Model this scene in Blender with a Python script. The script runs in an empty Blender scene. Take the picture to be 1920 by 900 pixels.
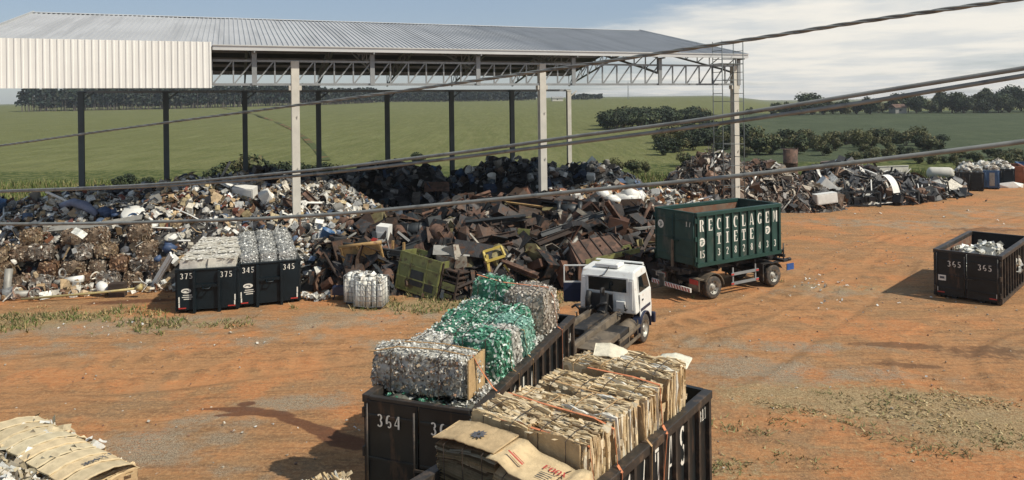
import bpy, math, random
import numpy as np
from mathutils import Vector, Matrix, Euler
from mathutils import noise as mnoise
R = math.radians
random.seed(11)
rng = np.random.default_rng(11)
SC = bpy.context.scene
COL = SC.collection

# ------------------------------------------------------------------ camera model (metres; eye 8.6 m above the yard)
EYE = 8.6; FPX = 1375.0; ROLL = R(0.7)
CR, SR = math.cos(ROLL), math.sin(ROLL)
def ray(px, py):
    dx, dy = px - 960, 201 - py
    return dx*CR + dy*SR, -dx*SR + dy*CR
def P(px, py, Y):                      # a point at distance Y
    u, v = ray(px, py)
    return Vector((u*Y/FPX, Y, EYE + v*Y/FPX))
def G(px, py, z=0.0):                  # a point on the level z
    u, v = ray(px, py)
    Y = FPX*(z - EYE)/v
    return Vector((u*Y/FPX, Y, z))

# ------------------------------------------------------------------ mesh helpers
class MB:
    def __init__(s): s.v = []; s.n = 0; s.f = []; s.m = []; s.c = []; s.sm = []
    def add(s, vs, fs, M=None, mat=0, col=None, smooth=False):
        a = np.asarray(vs, dtype=np.float64).reshape(-1, 3)
        if M is not None:
            A = np.array(M); a = a @ A[:3, :3].T + A[:3, 3]
        n = s.n; s.v.append(a); s.n += len(a)
        for f in fs: s.f.append(tuple(i + n for i in f))
        k = len(fs); s.m += [mat]*k; s.sm += [smooth]*k
        c = col if col is not None else (1, 1, 1)
        s.c += [(c[0], c[1], c[2], 1.0)]*k
    def box(s, x0, x1, y0, y1, z0, z1, M=None, **k):
        s.add([(x0,y0,z0),(x1,y0,z0),(x1,y1,z0),(x0,y1,z0),(x0,y0,z1),(x1,y0,z1),(x1,y1,z1),(x0,y1,z1)], BOXF, M, **k)
    def cbox(s, c, d, M=None, **k):
        s.box(c[0]-d[0]/2, c[0]+d[0]/2, c[1]-d[1]/2, c[1]+d[1]/2, c[2]-d[2]/2, c[2]+d[2]/2, M, **k)
    def bar(s, a, b, w, h=None, up=(0,0,1), **k):       # rectangular bar from a to b
        h = h or w
        a, b = Vector(a), Vector(b); t = b - a; L = t.length
        if L < 1e-6: return
        t /= L; u = Vector(up)
        if abs(t.dot(u)) > .97: u = Vector((1,0,0)) if abs(t.x) < .9 else Vector((0,1,0))
        x = t.cross(u).normalized(); y = x.cross(t)
        M = Matrix(((t.x,x.x,y.x,a.x),(t.y,x.y,y.y,a.y),(t.z,x.z,y.z,a.z),(0,0,0,1)))
        s.box(0, L, -w/2, w/2, -h/2, h/2, M, **k)
    def tube(s, pts, r, n=8, caps=True, **k):
        pts = [Vector(p) for p in pts]; m = len(pts); rs = r if isinstance(r, (list, tuple)) else [r]*m
        vs = []; x = None
        for i, p in enumerate(pts):
            t = (pts[min(i+1, m-1)] - pts[max(i-1, 0)]).normalized()
            if x is None:
                u = Vector((0,0,1)) if abs(t.z) < .9 else Vector((1,0,0)); x = t.cross(u).normalized()
            else: x = (x - t*x.dot(t)).normalized()
            y = t.cross(x)
            for j in range(n):
                a = 2*math.pi*j/n
                vs.append(p + x*math.cos(a)*rs[i] + y*math.sin(a)*rs[i])
        fs = [(i*n+j, i*n+(j+1) % n, (i+1)*n+(j+1) % n, (i+1)*n+j) for i in range(m-1) for j in range(n)]
        if caps: fs += [tuple(range(n-1, -1, -1)), tuple((m-1)*n + j for j in range(n))]
        k.setdefault('smooth', n > 5)
        s.add([tuple(v) for v in vs], fs, **k)
    def lathe(s, prof, n=24, M=None, **k):              # profile (radius, y) turned about the y axis
        vs = []; m = len(prof)
        for r, y in prof:
            for j in range(n):
                a = 2*math.pi*j/n; vs.append((r*math.cos(a), y, r*math.sin(a)))
        fs = [(i*n+j, (i+1)*n+j, (i+1)*n+(j+1) % n, i*n+(j+1) % n) for i in range(m-1) for j in range(n)]
        k.setdefault('smooth', True); s.add(vs, fs, M, **k)
    def prism(s, poly, y0, y1, M=None, y0s=None, **k):  # polygon in xz extruded along y
        n = len(poly)
        vs = [(x, y0, z) for x, z in poly] + [(x, y1, z) for x, z in poly]
        fs = [tuple(range(n)), tuple(range(2*n-1, n-1, -1))] + [(i, n+i, n+(i+1) % n, (i+1) % n) for i in range(n)]
        s.add(vs, fs, M, **k)
    def build(s, name, mat, parent=None, loc=None, rot=None, bevel=0):
        me = bpy.data.meshes.new(name)
        if s.n == 0: s.add([(0,0,0),(.01,0,0),(0,.01,0)], [(0,1,2)])
        me.from_pydata(np.concatenate(s.v).tolist(), [], s.f)
        mats = mat if isinstance(mat, (list, tuple)) else [mat]
        for m in mats: me.materials.append(m)
        me.polygons.foreach_set('material_index', s.m)
        me.polygons.foreach_set('use_smooth', s.sm)
        at = me.attributes.new('Col', 'FLOAT_COLOR', 'FACE')
        at.data.foreach_set('color', np.array(s.c, dtype=np.float32).ravel())
        me.update()
        o = bpy.data.objects.new(name, me); COL.objects.link(o)
        if parent is not None: o.parent = parent
        if loc is not None: o.location = loc
        if rot is not None: o.rotation_euler = rot
        if bevel:
            b = o.modifiers.new('bevel', 'BEVEL'); b.width = bevel; b.segments = 2; b.limit_method = 'ANGLE'; b.angle_limit = R(40)
        return o
BOXF = [(0,3,2,1),(4,5,6,7),(0,1,5,4),(1,2,6,5),(2,3,7,6),(3,0,4,7)]
def tag(o, label=None, cat=None, group=None, kind=None):
    if label: o['label'] = label
    if cat: o['category'] = cat
    if group: o['group'] = group
    if kind: o['kind'] = kind
    return o
def empty(name, loc, rz=0, label=None, cat=None, group=None):
    o = bpy.data.objects.new(name, None); COL.objects.link(o)
    o.location = loc; o.rotation_euler = (0, 0, rz); o.empty_display_size = .2
    return tag(o, label, cat, group)
def copy_tree(o, parent=None):
    c = o.copy(); COL.objects.link(c)
    if parent is not None: c.parent = parent
    for ch in o.children: copy_tree(ch, c)
    return c
def Mx(loc=(0,0,0), rot=(0,0,0), sc=(1,1,1)):
    return Matrix.Translation(loc) @ Euler(rot).to_matrix().to_4x4() @ Matrix.Diagonal((*sc, 1))
def jit(c, a=.2):
    k = 1 + random.uniform(-a, a); t = random.uniform(-.05, .05); return tuple(max(.004, min(.9, x*k*(1+t*(1-i)))) for i, x in enumerate(c))

# numpy value noise
def _h(ix, iy, s):
    n = (ix*374761393 + iy*668265263 + s*974634541) & 0xffffffff
    n = ((n ^ (n >> 13))*1274126177) & 0xffffffff
    return ((n ^ (n >> 16)) & 0xffff)/65535.0
def vn(x, y, s=0):
    x = np.asarray(x, float); y = np.asarray(y, float)
    ix = np.floor(x).astype(np.int64); iy = np.floor(y).astype(np.int64)
    fx = x-ix; fy = y-iy; fx = fx*fx*(3-2*fx); fy = fy*fy*(3-2*fy)
    a = _h(ix, iy, s)*(1-fx)+_h(ix+1, iy, s)*fx; b = _h(ix, iy+1, s)*(1-fx)+_h(ix+1, iy+1, s)*fx
    return a*(1-fy)+b*fy
def fbm(x, y, o=4, s=0):
    t = 0; a = .5
    for i in range(o): t = t + a*vn(x*2**i, y*2**i, s+i*17); a *= .5
    return t/(1-.5**o)

# ------------------------------------------------------------------ materials
def nt(name):
    m = bpy.data.materials.new(name); m.use_nodes = True
    t = m.node_tree; b = t.nodes['Principled BSDF']
    return m, t, b
class N:                                # tiny node-building helper
    def __init__(s, t): s.t = t
    def n(s, kind, **k):
        o = s.t.nodes.new(kind)
        for a, b in k.items(): setattr(o, a, b)
        return o
    def l(s, a, b): s.t.links.new(a, b)
    def coord(s, scale=(1,1,1), rot=(0,0,0), out='Object'):
        c = s.n('ShaderNodeTexCoord'); m = s.n('ShaderNodeMapping')
        m.inputs['Scale'].default_value = scale; m.inputs['Rotation'].default_value = rot
        s.l(c.outputs[out], m.inputs['Vector']); return m.outputs[0]
    def noise(s, vec, scale, detail=4, rough=.55):
        o = s.n('ShaderNodeTexNoise'); o.inputs['Scale'].default_value = scale; o.inputs['Detail'].default_value = detail
        o.inputs['Roughness'].default_value = rough
        s.l(vec, o.inputs['Vector']); return o.outputs[0]
    def ramp(s, f, a, b, c0=0., c1=1.):
        o = s.n('ShaderNodeMapRange', interpolation_type='SMOOTHSTEP')
        for i, x in zip(('From Min', 'From Max', 'To Min', 'To Max'), (a, b, c0, c1)): o.inputs[i].default_value = x
        s.l(f, o.inputs['Value']); return o.outputs[0]
    def mix(s, f, a, b, mode='MIX'):
        o = s.n('ShaderNodeMix', data_type='RGBA', blend_type=mode)
        for sock, x in ((o.inputs[0], f), (o.inputs[6], a), (o.inputs[7], b)):
            if isinstance(x, (int, float)): sock.default_value = x
            elif isinstance(x, tuple): sock.default_value = (*x[:3], 1)
            else: s.l(x, sock)
        return o.outputs[2]
    def math(s, op, a, b=0., clamp=False):
        o = s.n('ShaderNodeMath', operation=op, use_clamp=clamp)
        for sock, x in ((o.inputs[0], a), (o.inputs[1], b)):
            if isinstance(x, (int, float)): sock.default_value = x
            else: s.l(x, sock)
        return o.outputs[0]
    def attr(s, name, fac=False):
        o = s.n('ShaderNodeAttribute', attribute_name=name); return o.outputs['Fac' if fac else 'Color']
    def bump(s, h, strength, dist):
        o = s.n('ShaderNodeBump'); o.inputs['Strength'].default_value = strength; o.inputs['Distance'].default_value = dist
        s.l(h, o.inputs['Height']); return o.outputs[0]
def PM(name, col=None, rough=.6, metal=0., var=.25, scale=2., col2=None, amt=.5, scale2=1.5, bump=0., bscale=20., spec=.5, stretch=(1,1,1), emit=None):
    """painted / plain surface with broad and fine variation, optional patches of a second colour; col None = per-piece colour"""
    m, t, b = nt(name); q = N(t)
    v = q.coord(); vs = q.coord(stretch)
    base = q.attr('Col') if col is None else (*col, 1)
    n1 = q.noise(v, scale, 5)
    f = q.ramp(n1, .25, .75, 1-var, 1+var*.7)
    g = q.n('ShaderNodeCombineColor')
    for i in range(3): q.l(f, g.inputs[i])
    c = q.mix(1., base, g.outputs[0], 'MULTIPLY')
    if col2 is not None:
        n2 = q.noise(vs, scale2, 6, .65)
        c = q.mix(q.ramp(n2, 1-amt-.06, 1-amt+.08), c, (*col2, 1))
    q.l(c, b.inputs['Base Color'])
    b.inputs['Roughness'].default_value = rough; b.inputs['Metallic'].default_value = metal
    b.inputs['Specular IOR Level'].default_value = spec
    if bump:
        q.l(q.bump(q.noise(v, bscale, 4), bump, .05), b.inputs['Normal'])
    return m
M = {}
M['scrap'] = PM('mixed scrap', None, .55, .1, .35, 6, (.05,.03,.02), .36, 5, bump=.3, bscale=14)
M['rust'] = PM('rusty steel', None, .7, .15, .45, 2.2, (.10,.045,.022), .42, 3, bump=.3, bscale=12)
M['plain'] = PM('plain pieces', None, .5, 0, .12, 4)
M['card'] = PM('corrugated card', None, .85, 0, .16, 7, spec=.15, bump=.25, bscale=25)
M['pet'] = PM('crushed plastic bottles', None, .38, 0, .15, 9, spec=.4)
t = M['pet'].node_tree; q = N(t); b = t.nodes['Principled BSDF']; tl_ = q.n('ShaderNodeBsdfTranslucent'); mx = q.n('ShaderNodeMixShader'); mx.inputs[0].default_value = .14
q.l(b.inputs['Base Color'].links[0].from_socket, tl_.inputs['Color']); q.l(b.outputs[0], mx.inputs[1]); q.l(tl_.outputs[0], mx.inputs[2]); q.l(mx.outputs[0], t.nodes['Material Output'].inputs['Surface'])
M['can'] = PM('crushed cans', None, .45, .25, .25, 8)
M['cube'] = PM('crushed sheet metal', None, .6, .25, .5, 5, (.12,.07,.04), .45, 6, bump=.7, bscale=9)
M['blacksteel'] = PM('black painted steel', (.013,.016,.017), .42, 0, .35, 1.2, (.075,.045,.03), .38, 2.6, spec=.35, bump=.12, bscale=5, stretch=(1,1,.25))
M['blackrail'] = PM('worn black steel', (.03,.027,.024), .5, 0, .35, 1.6, (.085,.06,.042), .45, 3, spec=.4)
M['blackin'] = PM('container inside', (.06,.055,.05), .7, 0, .4, 1.5, (.16,.11,.075), .5, 2)
M['tealblack'] = PM('dark blue black paint', (.006,.012,.016), .45, 0, .3, 1.2, (.03,.03,.03), .33, 2.5, spec=.3, stretch=(1,1,.2))
M['green'] = PM('green container paint', (.028,.062,.052), .5, 0, .3, 1.3, (.075,.085,.07), .42, 2.4, spec=.35, stretch=(1,1,.3))
M['greenrib'] = PM('green rib paint', (.016,.05,.04), .5, 0, .2, 1.3, spec=.35)
M['rustin'] = PM('rusted container lining', (.20,.13,.085), .8, 0, .35, 1.2, (.17,.075,.04), .5, 2.2)
M['stencil'] = PM('stencil white', (.74,.71,.63), .65, 0, .12, 6, (.26,.25,.22), .37, 11)
M['concrete'] = PM('pale concrete', (.56,.53,.46), .85, 0, .12, 1.5, (.45,.42,.36), .36, 1.2, stretch=(1,1,.2), bump=.05)
M['steelgrey'] = PM('grey painted steel', (.26,.27,.27), .5, .2, .15, 2)
M['darkcol'] = PM('dark steel and column shade', (.11,.125,.125), .6, 0, .15, 1)
M['roof'] = PM('galvanised roof sheet', (.40,.405,.41), .6, .0, .08, .35, (.335,.34,.345), .45, 1.1, stretch=(1,.06,.06), spec=.2)
M['fascia'] = PM('white cladding', (.74,.73,.69), .5, 0, .04, .6)
M['gutter'] = PM('gutter sheet', (.58,.58,.56), .45, .3, .06, 1)
M['tyre'] = PM('tyre rubber', (.055,.048,.04), .85, 0, .3, 6, (.15,.105,.07), .46, 4)
M['rim'] = PM('dusty rim', (.38,.36,.31), .5, .3, .25, 8)
M['chassis'] = PM('dark chassis', (.022,.021,.02), .6, 0, .35, 3, (.10,.075,.05), .4, 3)
M['dust'] = PM('dusty deck steel', (.16,.125,.085), .75, 0, .3, 2, (.075,.06,.045), .45, 3)
M['cab'] = PM('white cab paint', (.74,.74,.70), .35, 0, .08, 2, (.50,.43,.34), .38, 2.6)
M['navy'] = PM('navy cab paint', (.02,.028,.06), .4, 0, .2, 3)
M['glass'] = PM('dark window glass', (.008,.012,.013), .06, 0, .1, 1, spec=.8)
M['white'] = PM('white plastic', (.74,.73,.68), .5, 0, .1, 4)
M['red'] = PM('red paint', (.42,.04,.03), .5, 0, .15, 4)
M['bluegrey'] = PM('grey blue sheeting', (.17,.20,.29), .6, 0, .3, 3)
M['sackblue'] = PM('dull blue sacking', (.05,.085,.17), .6, 0, .3, 3)
M['paleyellow'] = PM('weathered yellow pipe', (.46,.37,.16), .6, 0, .25, 3, (.3,.25,.17), .42, 4)
M['blue'] = PM('blue paint', (.03,.09,.28), .5, 0, .25, 3)
M['bluecont'] = PM('blue container paint', (.05,.12,.24), .5, 0, .2, 2)
M['orangecont'] = PM('orange container paint', (.33,.11,.045), .6, 0, .3, 2)
M['strap'] = PM('orange strap webbing', (.58,.20,.085), .75, 0, .2, 8)
M['cord'] = PM('tan strap webbing', (.42,.26,.12), .75, 0, .2, 8)
M['wire'] = PM('dark baling wire', (.05,.035,.025), .6, 0, .2, 3)
M['cable'] = PM('power cable', (.20,.205,.19), .5, 0, .25, 9, (.11,.115,.11), .42, 7)
M['leaf'] = PM('foliage', None, .7, 0, .3, .6, spec=.2)
M['bark'] = PM('bark', (.12,.09,.065), .9, 0, .3, 4)
M['grass'] = PM('grass blades', None, .8, 0, .2, .4, spec=.1)
M['print'] = PM('dark ink', (.09,.09,.10), .8, 0, .2, 8)
M['redink'] = PM('red ink', (.42,.06,.045), .8, 0, .2, 8)
M['greenink'] = PM('green paint mark', (.03,.09,.07), .6, 0, .1, 8)

# ------------------------------------------------------------------ sun, sky, camera
SUN_EL = R(46); SUN_H = Vector((.90, -.43)).normalized()
sd = Vector((SUN_H.x*math.cos(SUN_EL), SUN_H.y*math.cos(SUN_EL), math.sin(SUN_EL)))
sl = bpy.data.lights.new('sun', 'SUN'); sl.energy = 4.4; sl.angle = R(.53); sl.color = (1., .93, .80)
so = bpy.data.objects.new('sun', sl); COL.objects.link(so); so.rotation_euler = sd.to_track_quat('Z', 'Y').to_euler(); so.location = (20, -10, 40)
w = bpy.data.worlds.new('World'); SC.world = w; w.use_nodes = True
q = N(w.node_tree); bg = w.node_tree.nodes['Background']
sky = q.n('ShaderNodeTexSky', sky_type='NISHITA', sun_disc=False, sun_elevation=SUN_EL, sun_rotation=math.atan2(SUN_H.x, SUN_H.y), altitude=600, air_density=1., dust_density=1.2, ozone_density=1.)
tc = q.n('ShaderNodeTexCoord'); sp = q.n('ShaderNodeSeparateXYZ'); q.l(tc.outputs['Generated'], sp.inputs[0])
zz = q.math('ADD', q.math('MAXIMUM', sp.outputs[2], 0.), .055)
cv = q.n('ShaderNodeCombineXYZ'); q.l(q.math('DIVIDE', sp.outputs[0], zz), cv.inputs[0]); q.l(q.math('DIVIDE', sp.outputs[1], zz), cv.inputs[1])
cn = q.noise(cv.outputs[0], .42, 9, .6)
cn2 = q.noise(cv.outputs[0], .13, 3, .5)
bank = q.ramp(q.math('DIVIDE', sp.outputs[0], q.math('MAXIMUM', sp.outputs[1], .05)), .02, .28, 0., .30)
top = q.ramp(sp.outputs[2], .105, .17, 0., .34)
cl = q.math('SUBTRACT', q.math('ADD', q.math('ADD', q.math('MULTIPLY', cn, .8), q.math('MULTIPLY', cn2, .35)), bank), top)
cm = q.ramp(cl, .66, .86, 0., .95)
skyc = q.mix(.62, sky.outputs[0], q.mix(q.ramp(sp.outputs[2], 0., .15), (5.6, 6.0, 6.1, 1), (3.9, 4.95, 6.3, 1)))
cloud = q.mix(q.ramp(q.noise(cv.outputs[0], .8, 7), .36, .62), (7.7, 7.8, 7.6, 1), (10.2, 9.7, 8.7, 1))
q.l(q.mix(cm, skyc, cloud), bg.inputs[0]); bg.inputs[1].default_value = .09
cam = bpy.data.cameras.new('camera'); co = bpy.data.objects.new('camera', cam); COL.objects.link(co)
cam.sensor_width = 36; cam.lens = 36*FPX/1920; cam.shift_y = -(450-201)/1920; cam.clip_start = .1; cam.clip_end = 9000
co.location = (0, 0, EYE); co.rotation_euler = (Matrix.Rotation(R(90), 3, 'X') @ Matrix.Rotation(-ROLL, 3, 'Z')).to_euler()
SC.camera = co
SC.view_settings.view_transform = 'Standard'; SC.view_settings.look = 'None'; SC.view_settings.exposure = .08; SC.view_settings.gamma = 1
SC.cycles.max_bounces = 6; SC.cycles.transparent_max_bounces = 6

# ------------------------------------------------------------------ terrain
def terrain(x, y):
    x = np.asarray(x, float); y = np.asarray(y, float)
    t = np.clip((y-84)/560, 0, 4)
    left = 14.2*np.where(t < 1, t**1.15, 1+(t-1)*.55)
    tr = np.clip((y-84)/220, 0, 1)
    right = 4.3*tr**1.1 + np.clip((y-304)/900, 0, 4)*6
    u = x/np.maximum(y, 40)
    k = np.clip((u-.27)/.10, 0, 1); k = k*k*(3-2*k)
    z = left*(1-k)+right*k
    return z + np.clip((y-95)/60, 0, 1)*(fbm(x*.018, y*.018, 3, 5)-.5)*1.2
def T(x, y): return float(terrain(x, y)) if y > 84 else 0.0
def sheet(name, ys, smin, smax, ncol, zf, mat, attrs):
    ss = np.linspace(smin, smax, ncol)
    Y, S = np.meshgrid(ys, ss, indexing='ij'); X = S*(26+1.0*np.maximum(Y, 0))
    Z = zf(X, Y); nr = len(ys)
    v = np.stack([X, Y, Z], -1).reshape(-1, 3)
    idx = np.arange(nr*ncol).reshape(nr, ncol)
    f = np.stack([idx[:-1,:-1], idx[:-1,1:], idx[1:,1:], idx[1:,:-1]], -1).reshape(-1, 4)
    me = bpy.data.meshes.new(name); me.from_pydata(v.tolist(), [], f.tolist()); me.materials.append(mat)
    me.polygons.foreach_set('use_smooth', [True]*len(f))
    for an, fn in attrs.items():
        a = me.attributes.new(an, 'FLOAT', 'POINT'); a.data.foreach_set('value', fn(X, Y).astype(np.float32).ravel())
    o = bpy.data.objects.new(name, me); COL.objects.link(o); o['kind'] = 'structure'; return o
def blobs(lst):
    """soft patches: (px, py, half width m, half depth m, turn deg, weight) centred on a ground point"""
    cs = [(*G(a, b).xy, rx, ry, R(tn), wt) for a, b, rx, ry, tn, wt in lst]
    def fn(X, Y):
        t = np.zeros_like(X)
        for cx, cy, rx, ry, an, wt in cs:
            c, s = math.cos(an), math.sin(an)
            a = ((X-cx)*c+(Y-cy)*s)/rx; b = (-(X-cx)*s+(Y-cy)*c)/ry
            t = np.maximum(t, wt*np.clip(1.35-np.sqrt(a*a+b*b), 0, 1))
        return t
    return fn
GRAVEL = blobs([(290,835,2.4,1.6,10,.8),(400,790,2.4,.7,0,.6),(560,755,2.2,.9,10,.85),(250,610,9,1.8,6,.75),(640,600,8,2,8,.6),(450,640,7,1.,6,.55),(760,640,3,1.,10,.6),
                (1400,690,3.8,2.,-14,.75),(1330,640,3,1.6,-10,.6),(1480,650,4,1.,-8,.65),(1620,700,4,.9,-8,.6),(1700,420,13,3,-14,.6),(1880,400,10,5,0,.5),(20,660,5,1.3,4,.6),(1560,545,4,1.5,-6,.6),(420,880,2.,.7,0,.5),(1000,760,3,3,0,.6)])
DRY = blobs([(1700,760,5.5,1.9,-12,1.),(1480,745,3.2,1.4,-12,.9),(1850,800,3,2.,-12,1.),(1380,880,1.6,1.1,0,.6),(1640,850,3,.6,-14,.5),(860,570,8,1.7,4,.85),(60,600,6,1.9,8,.8),(330,610,5,1.2,6,.6),(1225,500,2.2,3.5,30,.8),(1590,540,4.5,1.6,-10,.6),(1000,560,4,1.6,10,.6),(1340,830,2,.8,-20,.45)])
WET = blobs([(455,768,.70,.22,-5,1.),(510,775,.75,.24,-14,1.),(420,766,.95,.09,4,.9),(425,778,.85,.08,4,.9),(462,757,.28,.2,0,.9),(560,792,.85,.2,-28,1.),(605,808,.75,.28,-30,1.),(650,826,.9,.36,-25,1.),(250,565,3.2,.55,8,.55),(345,545,1.5,.5,8,.5)])
DARK = blobs([(1690,648,2.2,.42,-8,.95),(1700,683,1.4,.35,-8,.9),(1850,660,2.8,1.1,-8,.7),(1850,430,4,1.2,-6,.75),(1890,455,4,1,-6,.6),(420,690,4,.16,6,.5),(480,660,3,.2,6,.5),(1640,455,5,.5,-8,.5),(1420,440,4,.7,-8,.4),(350,665,3.5,.15,6,.5),(180,750,4,.15,4,.5),(1560,470,3,.3,0,.5)])
m, t, b = nt('yard dirt'); q = N(t)
v = q.coord(); vs = q.coord((.10,1.,1.), (0,0,R(-9))); vs2 = q.coord((.16,1.,1.), (0,0,R(11)))
big = q.noise(v, .16, 5); mid = q.noise(v, .9, 6, .65); fine = q.noise(v, 9, 5, .7); grit = q.noise(v, 38, 3, .7); streak = q.noise(vs, 1.5, 6, .62); streak2 = q.noise(vs2, 2.6, 5, .6)
c = q.mix(q.ramp(big, .36, .64), (0.414,0.198,0.084), (0.314,0.176,0.082))
c = q.mix(q.ramp(streak, .44, .66), c, (0.468,0.228,0.098))
c = q.mix(q.math('MULTIPLY', q.ramp(streak2, .50, .64), .7), c, (0.220,0.121,0.062))
c = q.mix(q.math('MULTIPLY', q.ramp(mid, .50, .68), .7), c, (0.259,0.165,0.089))
c = q.mix(q.math('MULTIPLY', q.ramp(q.noise(v, .38, 7, .68), .48, .62), .6), c, (0.270,0.183,0.105))
c = q.mix(q.math('MULTIPLY', q.ramp(q.noise(v, .27, 6, .6), .50, .60), .75), c, (0.529,0.211,0.079))
c = q.mix(q.math('MULTIPLY', q.ramp(q.noise(vs, 5., 6, .7), .50, .66), .6), c, (0.171,0.095,0.050))
c = q.mix(q.math('MULTIPLY', q.ramp(fine, .46, .62), .5), c, (0.551,0.317,0.150))
c = q.mix(q.math('MULTIPLY', q.ramp(q.noise(v, 5.5, 6, .75), .52, .64), .55), c, (0.181,0.106,0.058))
c = q.mix(q.math('MULTIPLY', q.ramp(grit, .56, .70), .5), c, (0.551,0.422,0.268))
c = q.mix(q.math('MULTIPLY', q.ramp(grit, .44, .32), .45), c, (0.144,0.089,0.053))
ru = q.attr('rut', True)
c = q.mix(q.math('MULTIPLY', q.ramp(q.math('ADD', ru, q.math('MULTIPLY', q.math('SUBTRACT', mid, .5), 1.2)), .3, .9), .45), c, (0.496,0.250,0.112))
c = q.mix(q.math('MULTIPLY', q.ramp(q.math('ADD', q.attr('rutedge', True), q.math('MULTIPLY', q.math('SUBTRACT', fine, .5), 1.6)), .4, 1.), .42), c, (0.187,0.106,0.055))
ga = q.math('ADD', q.attr('gravel', True), q.math('MULTIPLY', q.math('SUBTRACT', mid, .5), 1.9))
gc = q.mix(q.ramp(grit, .40, .60), (.145,.112,.076), (.45,.365,.255))
c = q.mix(q.math('MULTIPLY', q.ramp(ga, .30, .85, 0., .9), q.ramp(fine, .30, .52)), c, gc)
da = q.math('ADD', q.attr('dry', True), q.math('MULTIPLY', q.math('SUBTRACT', q.noise(v, 4., 6, .75), .5), 2.))
dc = q.mix(q.ramp(q.noise(v, 22, 4, .75), .38, .62), (0.163,0.119,0.057), (0.510,0.400,0.230))
c = q.mix(q.ramp(da, .40, .85, 0., .75), c, dc)
dk = q.math('ADD', q.attr('darksoil', True), q.math('MULTIPLY', q.math('SUBTRACT', q.noise(v, 2.2, 6, .7), .5), 1.6))
c = q.mix(q.ramp(dk, .42, .75, 0., .75), c, (0.153,0.084,0.048))
wa = q.math('ADD', q.attr('wet', True), q.math('MULTIPLY', q.math('SUBTRACT', q.noise(v, 4.5, 6, .68), .5), .75))
c = q.mix(q.ramp(wa, .26, .50, 0., .8), c, (.115,.048,.03))
gr = q.mix(q.ramp(mid, .4, .62), (.06,.075,.026), (.15,.145,.06))
c = q.mix(q.ramp(q.math('ADD', q.attr('verge', True), q.math('MULTIPLY', q.math('SUBTRACT', mid, .5), .8)), .35, .65), c, gr)
q.l(c, b.inputs['Base Color']); b.inputs['Roughness'].default_value = .95; b.inputs['Specular IOR Level'].default_value = .1
hgt = q.math('ADD', q.math('ADD', q.math('MULTIPLY', fine, .5), q.math('MULTIPLY', grit, .35)), q.math('ADD', q.math('MULTIPLY', streak2, 1.4), q.math('MULTIPLY', mid, 1.3)))
q.l(q.bump(hgt, .75, .12), b.inputs['Normal'])
M['yard'] = m
ys = np.concatenate([[-60,-25,-8,0], np.arange(4, 9, .4), np.arange(9, 34, .14), np.arange(34, 85.8, .36), [86.0]])
TRK = []
for pts_ in ([(-200,712),(0,700),(300,668),(620,640),(860,604),(1060,596),(1300,640)], [(-200,760),(0,740),(350,702),(650,664),(900,628)], [(1980,585),(1880,600),(1790,625),(1752,665),(1775,712),(1850,752),(1990,775)], [(1330,705),(1420,660),(1520,600),(1640,520),(1740,440),(1920,392)], [(1270,612),(1450,562),(1600,482),(1800,412),(1950,372)], [(1320,770),(1480,790),(1700,842),(1960,900)], [(480,640),(700,612),(860,612),(980,640),(1060,700)], [(1500,392),(1640,412),(1800,452),(1960,520)]):
    g_ = [np.array(G(*p).xy) for p in pts_]
    d_ = []
    for i in range(len(g_)-1):
        p0, p1, p2, p3 = g_[max(i-1,0)], g_[i], g_[i+1], g_[min(i+2,len(g_)-1)]
        for k in range(6):
            t_ = k/6; d_.append(.5*((2*p1)+(p2-p0)*t_+(2*p0-5*p1+4*p2-p3)*t_**2+(3*p1-p0-3*p2+p3)*t_**3))
    d_.append(g_[-1]); TRK.append(d_)
def trackdist(X, Y):
    D = np.full(X.shape, 99.)
    for d_ in TRK:
        for a_, b_ in zip(d_, d_[1:]):
            ab = b_-a_; L2_ = max((ab**2).sum(), 1e-6); t_ = np.clip(((X-a_[0])*ab[0]+(Y-a_[1])*ab[1])/L2_, 0, 1)
            dd = np.hypot(X-a_[0]-t_*ab[0], Y-a_[1]-t_*ab[1]); D = np.minimum(D, np.abs(dd-.95))
    return D
def rutm(X, Y): return np.exp(-(trackdist(X, Y)/.24)**2)*(.25+.95*vn(X*.3, Y*.3, 4))
def rutedge(X, Y): d = trackdist(X, Y); return np.exp(-((d-.40)/.16)**2)*(.25+.9*vn(X*.3, Y*.3, 9))
def yverge(X, Y):
    e = np.where(X < 14, 58., np.clip(64+(X-14)*.38, 64, 82))
    e = np.where(X < -25, 45.+(X+25)*-.2, e)
    return np.clip((Y-e)/6+.5, 0, 1)
def yz(X, Y): return ((fbm(X*.5, Y*.5, 3, 3)-.5)*.08 - .05*rutm(X, Y) + .035*rutedge(X, Y))*np.clip((Y-2)/6, 0, 1)*np.clip((84-Y)/4, 0, 1) - .005
sheet('yard_ground', ys, -1, 1, 680, yz, m, {'gravel': GRAVEL, 'dry': DRY, 'wet': WET, 'darksoil': DARK, 'verge': yverge, 'rut': rutm, 'rutedge': rutedge})

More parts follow.
